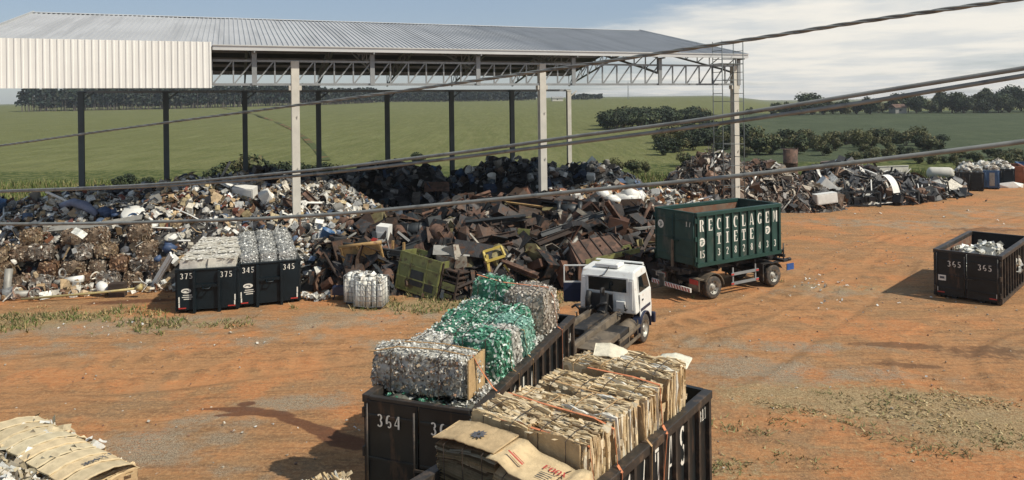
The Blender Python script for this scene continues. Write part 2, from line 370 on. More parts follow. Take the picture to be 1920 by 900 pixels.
m, t, b = nt('crop field'); q = N(t)
v = q.coord(); vr = q.coord((1,.22,1), (0,0,R(-14)))
f1 = q.noise(v, .012, 4); f2 = q.noise(v, .11, 5, .65); f3 = q.noise(v, 1.1, 4, .7); row = q.noise(vr, .55, 4, .6)
light = q.mix(q.ramp(f2, .35, .65), (.145,.148,.058), (.185,.185,.078))
light = q.mix(q.ramp(f1, .40, .62), light, (.165,.165,.066))
light = q.mix(q.math('MULTIPLY', q.ramp(f3, .42, .62), .55), light, (.095,.105,.045))
light = q.mix(q.math('MULTIPLY', q.ramp(row, .50, .66), .4), light, (.185,.185,.086))
dark = q.mix(q.ramp(f2, .35, .65), (.070,.086,.050), (.095,.112,.063))
dark = q.mix(q.math('MULTIPLY', q.ramp(f3, .44, .62), .5), dark, (.055,.070,.040))
sg = q.noise(q.coord((1.1,.045,1)), 1., 5, .7); sg2 = q.noise(q.coord((.32,.03,1)), 1., 4, .6)
light = q.mix(q.math('MULTIPLY', q.ramp(sg, .40, .62), .55), light, (.100,.117,.040))
light = q.mix(q.math('MULTIPLY', q.ramp(sg2, .48, .66), .35), light, (.19,.20,.085))
dark = q.mix(q.math('MULTIPLY', q.ramp(sg, .42, .62), .5), dark, (.045,.062,.034))
c = q.mix(q.ramp(q.math('ADD', q.attr('dark', True), q.math('MULTIPLY', q.math('SUBTRACT', f2, .5), .2)), .42, .58), light, dark)
verge = q.mix(q.ramp(f3, .4, .62), (.05,.07,.022), (.15,.155,.06))
c = q.mix(q.ramp(q.attr('verge', True), .3, .7), c, verge)
q.l(c, b.inputs['Base Color']); b.inputs['Roughness'].default_value = .95; b.inputs['Specular IOR Level'].default_value = .05
q.l(q.bump(q.math('ADD', f3, q.math('MULTIPLY', f2, 1.5)), .8, .5), b.inputs['Normal'])
M['field'] = m
def darkf(X, Y):
    u = X/np.maximum(Y, 1)
    a = np.clip((u-.285-(Y-130)*.00013)/.02+.5, 0, 1)
    return a*np.clip((330-Y)/10+.5, 0, 1)
def vergef(X, Y): return np.clip((108-Y)/8, 0, 1)
ys = np.concatenate([np.arange(86, 200, 2.), np.arange(200, 720, 6.), np.geomspace(720, 6000, 40)])
def fz(X, Y): return np.where(Y <= 86.5, -.005, terrain(X, Y))
sheet('crop_field', ys, -1.1, 1.1, 300, fz, m, {'dark': darkf, 'verge': vergef})
# ------------------------------------------------------------------ open scrap shed (local x along the eave 0..42, y to the back 0..25.7)
BANG = math.atan2(.3595, .933); BORG = (-24.36, 33.2, 0)
shed = empty('scrap_shed', BORG, BANG, 'huge open sided shed with grey metal roof on concrete columns over the scrap heaps', 'shed')
BM = Matrix.Translation(BORG) @ Matrix.Rotation(BANG, 4, 'Z')
BL, BW, EAVE, RIDGE = 42.0, 25.7, 11.92, 14.75
def slope_z(y): return EAVE + (RIDGE-EAVE)*(1-abs(y-BW/2)/(BW/2))
def corrug(x0, x1, pitch, h):            # trapezoid rib profile along x -> list of (x, lift)
    out = []; x = x0
    while x < x1-1e-6:
        for f, l in ((0,0),(.58,0),(.68,h),(.88,h),(.98,0)):
            out.append((min(x+f*pitch, x1), l))
        x += pitch
    return out
def roof_panel(name, ya, yb):
    mb = MB(); pr = corrug(-.35, BL+.35, .262, .05); n = len(pr)
    steps = 10; vs = []
    for i in range(steps+1):
        y = ya+(yb-ya)*i/steps
        for x, l in pr: vs.append((x, y, slope_z(y)+l+.012*math.sin(x*.9+i)))
    fs = [(i*n+j, i*n+j+1, (i+1)*n+j+1, (i+1)*n+j) if yb > ya else (i*n+j, (i+1)*n+j, (i+1)*n+j+1, i*n+j+1) for i in range(steps) for j in range(n-1)]
    mb.add(vs, fs); mb.build(name, M['roof'], shed)
M['lining'] = PM('painted roof shade', (.075,.08,.08), .7, 0, .2, .6)  # for a sheet added below the roof, its dark colour standing in for shade
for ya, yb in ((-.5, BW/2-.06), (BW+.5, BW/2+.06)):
    mb = MB(); mb.add([(-.3, ya, slope_z(ya)-.05), (BL+.3, ya, slope_z(ya)-.05), (BL+.3, yb, slope_z(yb)-.05), (-.3, yb, slope_z(yb)-.05)], [(0,1,2,3)]); mb.build('roof_shade_sheet', M['lining'], shed)
roof_panel('roof', -.65, BW/2-.02); roof_panel('roof', BW+.65, BW/2+.02)
mb = MB(); mb.prism([(BW/2-.28, RIDGE+.0), (BW/2, RIDGE+.085), (BW/2+.28, RIDGE+.0), (BW/2, RIDGE+.066)], -.35, BL+.35, Matrix.Rotation(0,4,'Z') @ Matrix(((0,1,0,0),(1,0,0,0),(0,0,1,0),(0,0,0,1))))
mb.build('ridge_cap', M['gutter'], shed)
mb = MB(); mb.box(10.05, BL+.3, -.80, -.66, EAVE-.32, EAVE-.08); mb.box(10.05, BL+.3, -.86, -.80, EAVE-.10, EAVE-.05); mb.build('gutter', M['gutter'], shed)
# verge flashing on both gables
for gx in (-.37, BL+.37):
    for ya, yb in ((-.66, BW/2-.01), (BW+.66, BW/2+.01)):
        mb = MB(); mb.bar((gx, ya, slope_z(ya)+.03), (gx, yb, slope_z(yb)+.03), .05, .22); mb.build('verge_flashing', M['gutter'], shed)
# white cladding over the left end of the eave
mb = MB(); pr = corrug(-4.0, 10.0, .28, .04); n = len(pr)
vs = [(x, -.92-l, z) for z in (9.72, 11.98) for x, l in pr] + [(x, -.915-l, z) for z in (9.72, 11.98) for x, l in pr]
mb.add(vs, [(j, j+1, n+j+1, n+j) for j in range(n-1)]); mb.build('cladding', M['fascia'], shed)
# eave truss
mb = MB(); zb, zt = 9.93, 11.12
mb.box(-.3, BL+.1, -.14, -.02, zb-.07, zb+.05); mb.box(-.3, BL+.1, -.14, -.02, zt-.05, zt+.06)
x = 0
while x < BL-.1:
    mb.bar((x, -.08, zb+.05), (x, -.08, zt-.05), .07)
    mb.bar((x+.06, -.08, zb+.05), (x+.92, -.08, zt-.05), .065); x += 1.0
mb.build('eave_truss', M['steelgrey'], shed)
for i in range(8):                        # short posts carrying the gutter
    mb = MB(); xx = 6*i; mb.box(xx-.12, xx+.12, -.24, -.15, zb-.05, EAVE-.33); mb.box(xx-.03, xx+.03, -.79, -.24, EAVE-.42, EAVE-.33)
    mb.build('eave_post', M['steelgrey'], shed)
# cross frames
def frame_mb():
    mb = MB(); k = 18; tops = []; bots = []
    for i in range(k+1):
        y = .1+(BW-.2)*i/k; zt_ = slope_z(y)-.30
        zb_ = slope_z(y)-1.25 - .55*(1-abs(y-BW/2)/(BW/2))*0
        if i in (0, k): zb_ = zt_-1.0
        tops.append((0, y, zt_)); bots.append((0, y, zb_))
    for a, b in zip(tops, tops[1:]): mb.bar(a, b, .12, .12)
    for a, b in zip(bots, bots[1:]): mb.bar(a, b, .12, .12)
    for i in range(k+1): mb.bar(tops[i], bots[i], .06)
    for i in range(k): mb.bar(tops[i], bots[i+1], .05)
    return mb
f0 = frame_mb().build('roof_truss', M['steelgrey'], shed)
for i in range(1, 8):
    f = f0.copy(); COL.objects.link(f); f.parent = shed; f.location = (6*i if i < 7 else BL, 0, 0)
# purlins
pm_ = MB(); pm_.box(-.3, BL+.3, -.04, .04, -.1, .1); p0 = None
for i in range(14):
    y = .3+(BW-.6)*i/13
    if p0 is None: p0 = o = pm_.build('purlin', M['steelgrey'], shed)
    else: o = p0.copy(); COL.objects.link(o); o.parent = shed
    o.location = (0, y, slope_z(y)-.20)
# columns
for xx in (0, 14, 28, 42):
    mb = MB(); mb.box(-.2, .2, -.2, .2, -.2, zt+.02); mb.box(-.32, .32, -.16, .16, zb-.32, zb-.075)
    for z in (3.2, 5.5, 8.2): mb.tube([(.05, -.19, z-.1), (.09, -.27, z+.12)], .025, 6)
    o = mb.build('concrete_column', M['concrete'], shed, (xx-.2 if xx == 42 else xx, 0, 0), bevel=.02)
for i in range(8):
    mb = MB(); mb.box(-.2, .2, -.17, -.14, -.2, 10.1); mb.box(-.2, .2, .14, .17, -.2, 10.1); mb.box(-.03, .03, -.14, .14, -.2, 10.1)
    mb.box(-.25, .25, -.2, .2, 10.1, 10.2); mb.bar((.2, 0, 9.6), (.9, 0, 10.15), .1)
    mb.build('back_column', M['darkcol'] if i < 7 else M['concrete'], shed, (6*i, BW, 0))  # roof shade put into the dark colour; the sunlit last column stays pale
mb = MB(); mb.box(-.3, BL+.3, BW+.2, BW+.3, 10.1, 10.3); mb.box(-.3, BL+.3, BW+.66, BW+.8, EAVE-.3, EAVE-.05); mb.build('back_beam', M['steelgrey'], shed)

# scaffold by the right end column
sc_ = empty('scaffold_tower', BM @ Vector((BL-1.6, -1.15, 0)), BANG, 'slim steel scaffold tower with open rungs beside the right end shed column', 'scaffold')
for px_ in (-.8, .8):
    for py_ in (-.5, .45):
        mb = MB(); mb.tube([(px_, py_, 0), (px_, py_, 12.6)], .03, 6); mb.build('post', M['darkcol'], sc_)
for k in range(9):
    z = .7+1.35*k
    mb = MB()
    for py_ in (-.5, .45): mb.tube([(-.8, py_, z), (.8, py_, z)], .022, 6)
    for px_ in (-.8, .8): mb.tube([(px_, -.5, z+.5), (px_, .45, z+.5)], .022, 6)
    mb.build('rung_frame', M['darkcol'], sc_)
mb = MB(); mb.box(-.85, .85, -.45, .4, 11.15, 11.2); mb.build('deck', M['darkcol'], sc_)

# ------------------------------------------------------------------ stencil lettering
def arc(cx, cy, rx, ry, a0, a1, n=14):
    return [(cx+rx*math.cos(R(a0+(a1-a0)*i/n)), cy+ry*math.sin(R(a0+(a1-a0)*i/n))) for i in range(n+1)]
def RC(a, b, c, d): return [(a, b), (c, b), (c, d), (a, d)]
def ST(pts, tk=.19, tn=.055):
    polys = []; L = []; Rr = []
    for i, p in enumerate(pts):
        a = pts[max(i-1, 0)]; b = pts[min(i+1, len(pts)-1)]
        tx, ty = b[0]-a[0], b[1]-a[1]; l = math.hypot(tx, ty) or 1; tx /= l; ty /= l
        w_ = tn+(tk-tn)*abs(ty)**1.4
        L.append((p[0]-ty*w_/2, p[1]+tx*w_/2)); Rr.append((p[0]+ty*w_/2, p[1]-tx*w_/2))
    return [[Rr[i], Rr[i+1], L[i+1], L[i]] for i in range(len(pts)-1)]
SERF = [RC(.08,0,.19,.07), RC(.41,0,.52,.07)]
GL = {
 'I': [RC(.2,0,.4,1)]+SERF+[RC(.08,.93,.19,1), RC(.41,.93,.52,1)],
 'T': [RC(.21,0,.39,.89), RC(0,.92,.6,1), RC(0,.72,.07,.91), RC(.53,.72,.6,.91)]+SERF,
 'E': [RC(.05,0,.24,1), RC(.26,.92,.56,1), RC(.5,.74,.56,.91), RC(.26,.46,.44,.54), RC(.26,0,.58,.08), RC(.52,.09,.58,.27)],
 'F': [RC(.05,0,.24,1), RC(.26,.92,.56,1), RC(.5,.74,.56,.91), RC(.26,.46,.44,.54)],
 'L': [RC(.08,0,.27,1), RC(.29,0,.56,.08), RC(.5,.09,.56,.28), RC(.01,.93,.07,1)],
 'R': [RC(.04,0,.22,1), RC(.24,.52,.34,.58)]+ST(arc(.27,.75,.2,.21,90,-60))+[[(.3,.48),(.44,.48),(.6,0),(.42,0)]],
 'C': ST(arc(.33,.5,.23,.46,62,298,20))+[RC(.5,.66,.57,.95)],
 'G': ST(arc(.33,.5,.23,.46,62,290,20))+[RC(.5,.68,.57,.95), RC(.42,.05,.58,.42)],
 'A': ST([(.04,0),(.26,1)],.07,.07)+[[(.31,1),(.38,1),(.62,0),(.43,0)], RC(.16,.26,.35,.33)],
 'M': [RC(.0,0,.07,1), [(.09,1),(.2,1),(.34,.3),(.29,.1)], [(.35,.26),(.36,.42),(.46,1),(.46,.8)], RC(.48,0,.66,1)],
 'S': ST(arc(.3,.74,.19,.2,35,250,12),.15,.09)+ST(arc(.3,.26,.2,.21,85,-145,12),.15,.09),
 'U': [RC(.04,.27,.22,1), RC(.46,.27,.52,1)]+ST(arc(.3,.26,.19,.22,185,355,10),.12,.08),
 'O': ST(arc(.3,.5,.22,.46,100,260,12))+ST(arc(.3,.5,.22,.46,80,-80,12)),
 'X': [[(.02,1),(.2,1),(.58,0),(.4,0)], [(.42,.62),(.36,.55),(.52,1),(.58,1)], [(.02,0),(.08,0),(.26,.42),(.21,.5)]],
 '0': ST(arc(.3,.5,.2,.45,100,260,10))+ST(arc(.3,.5,.2,.45,80,-80,10)),
 '1': [RC(.22,0,.4,1), RC(.12,.84,.2,.92), RC(.1,0,.2,.07), RC(.42,0,.52,.07)],
 '2': ST(arc(.3,.72,.19,.23,165,-40,10),.17,.09)+[[(.1,.1),(.24,.1),(.44,.5),(.36,.56)], RC(.08,0,.54,.08)],
 '3': ST(arc(.27,.75,.18,.2,150,-80,10),.16,.08)+ST(arc(.27,.27,.2,.23,80,-150,10),.17,.08),
 '4': [RC(.34,0,.5,1), RC(.02,.24,.32,.32), [(.02,.34),(.1,.34),(.32,.8),(.32,.96)]],
 '5': [RC(.12,.9,.52,1), RC(.12,.52,.2,.88)]+ST(arc(.28,.3,.2,.26,115,-150,12),.17,.08),
 '6': ST(arc(.34,.5,.22,.45,70,205,12))+ST(arc(.36,.27,.15,.22,130,-140,12),.13,.07),
 '7': [RC(.06,.9,.54,1), [(.4,.88),(.54,.88),(.34,0),(.18,0)]],
 '8': ST(arc(.3,.76,.16,.19,0,360,16),.13,.08)+ST(arc(.3,.26,.19,.22,0,360,16),.15,.08),
}
def glyph(mb, ch, M4, **k):
    for poly in GL[ch]: mb.add([(x, y, 0) for x, y in poly], [tuple(range(len(poly)))], M4, **k)
def text_mb(s, size, adv=.8, wide=1.):
    mb = MB(); x = 0
    for ch in s:
        if ch != ' ': glyph(mb, ch, Matrix.Diagonal((size*wide, size, 1, 1)) @ Matrix.Translation((x, 0, 0)))
        x += adv
    return mb
def letter_matrix(origin, xdir, ydir):
    x = Vector(xdir).normalized(); y = Vector(ydir).normalized(); z = x.cross(y)
    return Matrix(((x.x,y.x,z.x,origin[0]),(x.y,y.y,z.y,origin[1]),(x.z,y.z,z.z,origin[2]),(0,0,0,1)))
def put_text(s, parent, origin, xdir, ydir, size, adv=.8, wide=1., mat='stencil', name='lettering'):
    o = text_mb(s, size, adv, wide).build(name, M[mat], parent)
    o.matrix_local = letter_matrix(origin, xdir, ydir); return o
def disc_mb(r, n=20):
    mb = MB(); mb.add([(r*math.cos(2*math.pi*i/n), r*math.sin(2*math.pi*i/n), 0) for i in range(n)], [tuple(range(n))]); return mb

# ------------------------------------------------------------------ roll-off containers (local x from the near end to the far end, y to the left)
def container(name, label, loc, ang, L, W, H, paint, rail, inside, nr, z0=.12, group=None, end='door', taper=0.):
    c = empty(name, loc, ang, label, 'container', group)
    t = .07
    for s in (1, -1):
        mb = MB(); a, b_ = (W/2-t, W/2) if s > 0 else (-W/2, -W/2+t)
        mb.box(.06, L-.06, a, b_, z0+.12, H-.12)
        o1 = mb.build('side_wall', [M[paint]], c)
        rb = MB()
        for i in range(nr+1):
            x = .09+(L-.18)*i/nr; w_ = .085 if i not in (0, nr) else .12
            rb.box(x-w_/2, x+w_/2, *((W/2+.003, W/2+.085) if s > 0 else (-W/2-.085, -W/2-.003)), z0+.13, H-.125)
        rb.build('rib_set', M[rail], c)
        mb = MB(); mb.box(-.02, L+.02, s*W/2-.10, s*W/2+.10, H-.12, H+.05); mb.build('top_rail', M[rail], c, bevel=.015)
        mb = MB(); mb.box(.0, L, s*W/2-.09, s*W/2+.09, z0-.04, z0+.12); mb.build('bottom_rail', M[rail], c)
    mb = MB(); mb.box(.06, L-.06, -W/2+t+.003, W/2-t-.003, z0, z0+.08); mb.build('floor', M[inside], c)
    mb = MB()
    for s in (1, -1):
        a, b_ = sorted((s*(W/2-t-.004), s*(W/2-t-.016))); mb.box(.2, L-.2, a, b_, z0+.1, H-.14)
    mb.build('lining', M[inside], c)
    mb = MB(); mb.box(L-.06, L, -W/2+.01, W/2-.01, z0+.1, H-.02); mb.box(L-.1, L+.02, -W/2+.1, W/2-.1, H-.02, H+.05)
    mb.build('front_wall', M[paint], c)
    mb = MB()
    for s in (1, -1): mb.box(.15, L-.1, s*.53-.09, s*.53+.09, -.02, z0-.02)
    for s in (1, -1): mb.lathe([(.0,-.1),(.16,-.1),(.16,.1),(.0,.1)], 14, Mx((.25, s*.95, .14)))
    mb.build('skid', M['chassis'], c)
    if end == 'door':
        for s in (1, -1):
            mb = MB(); a, b_ = sorted((s*.012, s*(W/2-.01)))
            mb.box(-.05, 0, a, b_, z0+.02, H-.04)
            for z in (z0+.35, H*.5, H-.35): mb.box(-.075, -.052, a+.03, b_-.03, z-.035, z+.035)
            d = mb.build('door', M[paint], c, bevel=.01)
            hb = MB()
            for z in (z0+.3, H*.55, H-.3): hb.box(-.09, .06, s*(W/2+.01), s*(W/2+.06), z-.1, z+.1)
            hb.tube([(-.09, s*(W/2-.06), z0), (-.09, s*(W/2-.06), H-.1)], .025, 6)
            hb.build('hinge', M[rail], d)
        lb = MB(); lb.tube([(-.11, .07, z0+.1), (-.11, .07, H-.15)], .025, 6); lb.box(-.13, -.09, -.28, .09, H*.46, H*.46+.05)
        lb.build('lock_bar', M[rail], c)
        mb = MB(); mb.box(-.06, .06, -W/2+.1, W/2-.1, H-.035, H+.05); mb.build('end_rail', M[rail], c, bevel=.015)
    else:                                 # hook end
        mb = MB(); mb.box(-.05, 0, -W/2+.01, W/2-.01, z0+.02, H-.02); mb.build('end_wall', M[paint], c)
        for s in (1, -1):
            mb = MB(); mb.box(-.2, -.053, s*.5-.055, s*.5+.055, .0, H-.05); mb.build('hook_post', M[rail], c, bevel=.01)
        mb = MB(); mb.box(-.17, -.053, -.444, .444, H*.60, H*.60+.12); mb.build('hook_beam', M[rail], c)
        mb = MB(); mb.tube([(-.17, -.16, H*.62), (-.3, -.12, H*.58), (-.3, .12, H*.58), (-.17, .16, H*.62)], .035, 6); mb.build('hook_eye', M[rail], c)
        mb = MB(); mb.box(-.1, .06, -W/2+.1, W/2-.1, H-.015, H+.05); mb.build('end_rail', M[rail], c, bevel=.01)
    return c
def stickers(c, W, z):                    # red and white reflector strips on the lower corners of the near end
    for s in (1, -1):
        for nm, mt, x0_, x1_, z0_, z1_ in (('red_reflector','red',W/2-.36,W/2-.06,z,z+.05),('white_reflector','stencil',W/2-.11,W/2-.06,z+.06,z+.24)):
            mb = MB(); a, b_ = sorted((s*x0_, s*x1_)); mb.box(-.088, -.082, a, b_, z0_, z1_); mb.build(nm, M[mt], c)

# 364: the long one full of plastic bottle bales
A1 = math.atan2(.936, .352)
def corner_loc(left_pt, ang, W): return Vector((left_pt[0]+W/2*math.sin(ang), left_pt[1]-W/2*math.cos(ang), 0))
C364 = container('roll_off_container', 'long black container loaded high with bales of green and clear plastic bottles', corner_loc((-3.16, 15.55), A1, 2.5), A1, 7.05, 2.5, 2.5, 'blacksteel', 'blackrail', 'blackin', 12)
put_text('364', C364, (-.09, .95, 1.95), (0,-1,0), (0,0,1), .27, .85, .9)
put_text('364', C364, (-.09, -.3, 1.95), (0,-1,0), (0,0,1), .27, .85, .9)
put_text('364', C364, (6.52, -1.256, 1.85), (1,0,0), (0,0,1), .24, .72, .75)
for i, ch in enumerate('SUCATAS'):
    put_text(ch, C364, (2.2+.61*i, -1.257, 1.48), (1,0,0), (0,0,1), .74, .8, .62)
stickers(C364, 2.5, .25)
# cardboard container
A2 = math.atan2(.81, .585); L2 = 6.6
C2loc = Vector((4.08, 15.58, 0)) - Vector((.585, .81, 0))*L2 + Vector((-.81, .585, 0))*1.25
C2 = container('roll_off_container', 'black steel container heaped with tan cardboard bales, nearest to the viewer', C2loc, A2, L2, 2.5, 2.5, 'blacksteel', 'blackrail', 'blackin', 11)
for i, ch in enumerate('SUCATAS'):
    put_text(ch, C2, (1.72+.56*i, -1.257, 1.5), (1,0,0), (0,0,1), .78, .8, .62)
put_text('311', C2, (L2-.5, -1.256, 2.0), (1,0,0), (0,0,1), .24, .72, .8)
mb = MB(); mb.box(L2-.5, L2-.2, -1.263, -1.257, .5, .56); mb.build('white_reflector', M['stencil'], C2)
mb = MB(); mb.box(L2-.2, L2-.06, -1.263, -1.257, .5, .56); mb.build('red_reflector', M['red'], C2)
# 375 and 345 by the heap
def logo(c, y, z, W):
    o = MB()
    o.add([(.2*math.cos(2*math.pi*i/20), .1*math.sin(2*math.pi*i/20), 0) for i in range(20)], [tuple(range(20))])
    o = o.build('oval_logo', M['stencil'], c); o.matrix_local = letter_matrix((-.056, y, z), (0,-1,0), (0,0,1))
    sw = MB()
    for p_ in ST([(-.14,-.01),(-.05,.03),(.06,.02),(.1,-.02),(.02,-.035)], .04, .035): sw.add([(a, b_, .004) for a, b_ in p_], [(0,1,2,3)])
    s_ = sw.build('logo_swirl', M['tealblack'], o)
    ln = MB()
    for k, wd in enumerate((.36, .44, .3)): ln.add([(a-wd/2+.05, b_-.2-.085*k, 0) for a, b_ in ((0,0),(wd,0),(wd,.035),(0,.035))], [(0,1,2,3)])
    ln.build('logo_lines', M['stencil'], o)
A3 = math.atan2(.978, -.208); A4 = math.atan2(.93, -.365)
def near_end(pl, ang, W): return Vector((pl.x+W/2*math.sin(ang), pl.y-W/2*math.cos(ang), 0))
C375 = container('roll_off_container', 'black container 375 with whitish bales, beside container 345 by the heap', near_end(G(333, 588), A3, 2.4), A3, 5.6, 2.4, 1.82, 'tealblack', 'tealblack', 'blackin', 9, end='hook')
C345 = container('roll_off_container', 'black container 345 with grey can bales, beside container 375 by the heap', near_end(G(449, 578), A4, 2.5), A4, 5.6, 2.5, 1.88, 'tealblack', 'tealblack', 'blackin', 9, end='hook')
for c, W_, s_ in ((C375, 2.4, '375'), (C345, 2.5, '345')):
    H_ = 1.82 if s_ == '375' else 1.88
    put_text(s_, c, (-.056, W_/2-.12, H_-.36), (0,-1,0), (0,0,1), .24, .8, .95)
    put_text(s_, c, (-.056, -W_/2+.68, H_-.36), (0,-1,0), (0,0,1), .24, .8, .95)
    logo(c, W_/2-.36, .95, W_); stickers(c, W_, .2)
    for s in (1, -1):
        mb = MB(); a, b_ = sorted((s*(W_/2-.1), s*(W_/2-.05))); mb.box(-.06, -.053, a, b_, .45, .7); mb.build('white_reflector', M['stencil'], c)
# 365 on the right
A5 = math.atan2(.716, .698)
C365 = container('roll_off_container', 'black container 365 standing alone on the dirt with white sacks inside', near_end(G(1755, 556), A5, 2.4), A5, 6.2, 2.4, 2.06, 'blacksteel', 'blackrail', 'rustin', 11)
put_text('365', C365, (-.09, .72, 1.42), (0,-1,0), (0,0,1), .25, .85, .9)
put_text('365', C365, (-.09, -.42, 1.42), (0,-1,0), (0,0,1), .25, .85, .9)
for i, ch in enumerate('SUCATAS'):
    put_text(ch, C365, (.72+.555*i, -1.207, 1.15), (1,0,0), (0,0,1), .68, .8, .55)
mb = MB(); mb.box(-.084, -.078, .78, 1.08, .78, 1.02); o = mb.build('label_plate', M['stencil'], C365)
mb = MB(); mb.box(-.089, -.085, .84, 1.02, .86, .96); mb.build('plate_mark', M['print'], o)
stickers(C365, 2.4, .25)

# ------------------------------------------------------------------ wheels
def wheel(parent, loc, r=.52, w_=.3, out=-1, hub='flat', name='wheel'):
    """axis along y; out = side the dish shows (+1 or -1)"""
    mb = MB(); h = w_/2
    mb.lathe([(r*.60,-h),(r*.80,-h),(r*.93,-h*.94),(r*.985,-h*.75),(r,-h*.3),(r,h*.3),(r*.985,h*.75),(r*.93,h*.94),(r*.80,h),(r*.60,h)], 28)
    t_ = mb.build(name, M['tyre'], parent, loc)
    mb = MB(); o_ = out
    mb.lathe([(r*.62,o_*h*.98),(r*.58,o_*h*.85),(r*.55,o_*h*.35),(r*.40,o_*h*.15),(r*.36,o_*h*.2),(r*.22,o_*h*.25),(r*.22,o_*h*.75),(r*.16,o_*h*.85),(0.001,o_*h*.85)], 24)
    for k in range(8):
        a = k*math.pi/4; mb.cbox((r*.47*math.cos(a), o_*h*.28, r*.47*math.sin(a)), (.05,.04,.05), mat=1)
    mb.build('rim', [M['rim'], M['chassis']], t_)
    return t_
def fender(mb, cx, cz, r, y0, y1, a0=10, a1=170, th=.03, n=12, **k):
    for i in range(n):
        a = R(a0+(a1-a0)*i/n); b_ = R(a0+(a1-a0)*(i+1)/n)
        pts = [(cx+rr*math.cos(t_), cz+rr*math.sin(t_)) for rr, t_ in ((r,a),(r+th,a),(r+th,b_),(r,b_))]
        mb.prism(pts, y0, y1, **k)

# ------------------------------------------------------------------ hook-lift lorry (local x forward, origin under the front axle)
TA = math.atan2(3.45, 1.85); tl = G(1203, 641); tl = Vector((tl.x, tl.y, 0)) + Vector((-math.sin(TA), math.cos(TA), 0))*-(-1.02)
truck = empty('hook_lift_lorry', tl, TA, 'white cabbed lorry with bare dark hook lift chassis and its left door open', 'lorry')
for y in (1.02, -1.02): wheel(truck, (0, y, .52), .52, .3, 1 if y > 0 else -1)
for y in (.80, 1.12, -.80, -1.12): wheel(truck, (-4.0, y, .52), .52, .26, 1 if y > 0 else -1)
mb = MB()
for s in (1, -1): mb.box(-6.2, 1.2, s*.43-.045, s*.43+.045, .72, 1.0)
for x in (-5.6, -4.6, -3.4, -2.2, -1.2): mb.box(x-.06, x+.06, -.38, .38, .76, .96)
mb.lathe([(.12,-1.0),(.12,1.0)], 10, Mx((-4,0,.52))); mb.lathe([(.0,-.25),(.28,-.2),(.3,.2),(.0,.25)], 12, Mx((-4,0,.52)))
mb.lathe([(.07,-.9),(.07,.9)], 8, Mx((0,0,.5)))
mb.build('chassis_frame', M['chassis'], truck)
mb = MB()
for s in (1, -1): mb.box(-5.6, -.95, s*.50-.07, s*.50+.07, 1.01, 1.30)
mb.build('hook_lift_rail', M['dust'], truck, bevel=.015)
mb = MB(); mb.box(-3.4, -1.1, -.2, .2, 1.06, 1.26); mb.bar((-1.2, 0, 1.2), (-.98, 0, 1.9), .26, .2)
mb.tube([(-1.1,0,1.85),(-1.15,0,2.1),(-1.3,0,2.12),(-1.36,0,1.98)], .05, 8); mb.build('hook_arm', M['chassis'], truck, bevel=.02)
for s in (1, -1):
    mb = MB(); mb.tube([(-4.8, s*.27, 1.1), (-2.2, s*.27, 1.16)], .075, 10); mb.tube([(-2.2, s*.27, 1.16), (-1.3, s*.27, 1.2)], .045, 10); mb.build('hydraulic_ram', M['chassis'], truck)
    mb = MB(); mb.box(-4.9, -2.95, s*.6, s*1.26, 1.13, 1.17) if s > 0 else mb.box(-4.9, -2.95, -1.26, -.6, 1.13, 1.17)
    a, b_ = sorted((s*1.22, s*1.26)); mb.box(-4.9, -2.95, a, b_, 1.0, 1.129)
    mb.build('wheel_deck', M['dust'], truck, bevel=.008)
    a, b_ = sorted((s*.55, s*1.15))
    mb = MB(); mb.box(-2.75, -1.75, a, b_, .5, 1.05); mb.build('battery_box' if s < 0 else 'air_tank', M['chassis'], truck, bevel=.04)
    mb = MB(); mb.tube([(-1.6, (a+b_)/2, .75), (-.75, (a+b_)/2, .75)], .28, 14); mb.build('fuel_tank', M['dust' if s < 0 else 'chassis'], truck)
    mb = MB()
    for z in (.48, .82): mb.box(-2.85, -.72, s*1.2-.025, s*1.2+.025, z-.05, z+.05)
    for x in (-2.7, -1.75, -.85): mb.box(x-.03, x+.03, s*1.16-.015, s*1.16+.015, .43, 1.04)
    mb.build('side_guard', M['dust'], truck)
    mb = MB(); fender(mb, 0, .52, .60, *sorted((s*.86, s*1.2)), -5, 185); mb.build('front_mudguard', M['navy'], truck)
# cab body: a lofted shell
sec = [(-.82, 1.18), (-.86, 2.62), (-.72, 2.90), (.35, 2.96), (.72, 2.86), (1.10, 1.92), (1.18, 1.15), (1.14, .62), (.72, .60), (.66, 1.18)]
mb = MB(); vs = []; ys_ = [(-1.17, 0), (-1.03, 1), (1.03, 1), (1.17, 0)]
for s in (-1, 1):
    for x, z in sec: vs.append((x, s*(1.17-.11*max(0, (z-1.9)/1.0)), z))
n = len(sec)
fs = [tuple(range(n-1, -1, -1)), tuple(range(n, 2*n))] + [(i, (i+1) % n, n+(i+1) % n, n+i) for i in range(n)]
mb.add(vs, fs, smooth=False); mb.build('cab', M['cab'], truck, bevel=.06)
# rear wall: window, pressings
def rear(y0, y1, z0_, z1_, d, mat, name, par=truck, bev=.01):
    xz = lambda z: -.82-.04*(z-1.18)/1.44
    mb = MB(); vs = []
    for dd in (0.0, d):
        for y, z in ((y0,z0_),(y1,z0_),(y1,z1_),(y0,z1_)): vs.append((xz(z)-.002-dd, y, z))
    mb.add(vs, BOXF2); return mb.build(name, M[mat], par, bevel=bev)
BOXF2 = [(0,1,2,3),(4,7,6,5),(0,4,5,1),(1,5,6,2),(2,6,7,3),(3,7,4,0)]
wf = rear(-.88, .84, 1.98, 2.66, .025, 'cab', 'rear_window')
g = rear(-.80, .76, 2.05, 2.60, .032, 'glass', 'pane', wf, 0)
for a, b_ in ((.88, 1.02), (-1.04, -.92)): rear(a, b_, 1.35, 2.55, .03, 'cab', 'pillar_pressing')
for k in range(3): rear(-.62+.22*k-.09, -.62+.22*k+.09, 1.66, 1.95, .02, 'cab', 'wall_pressing')
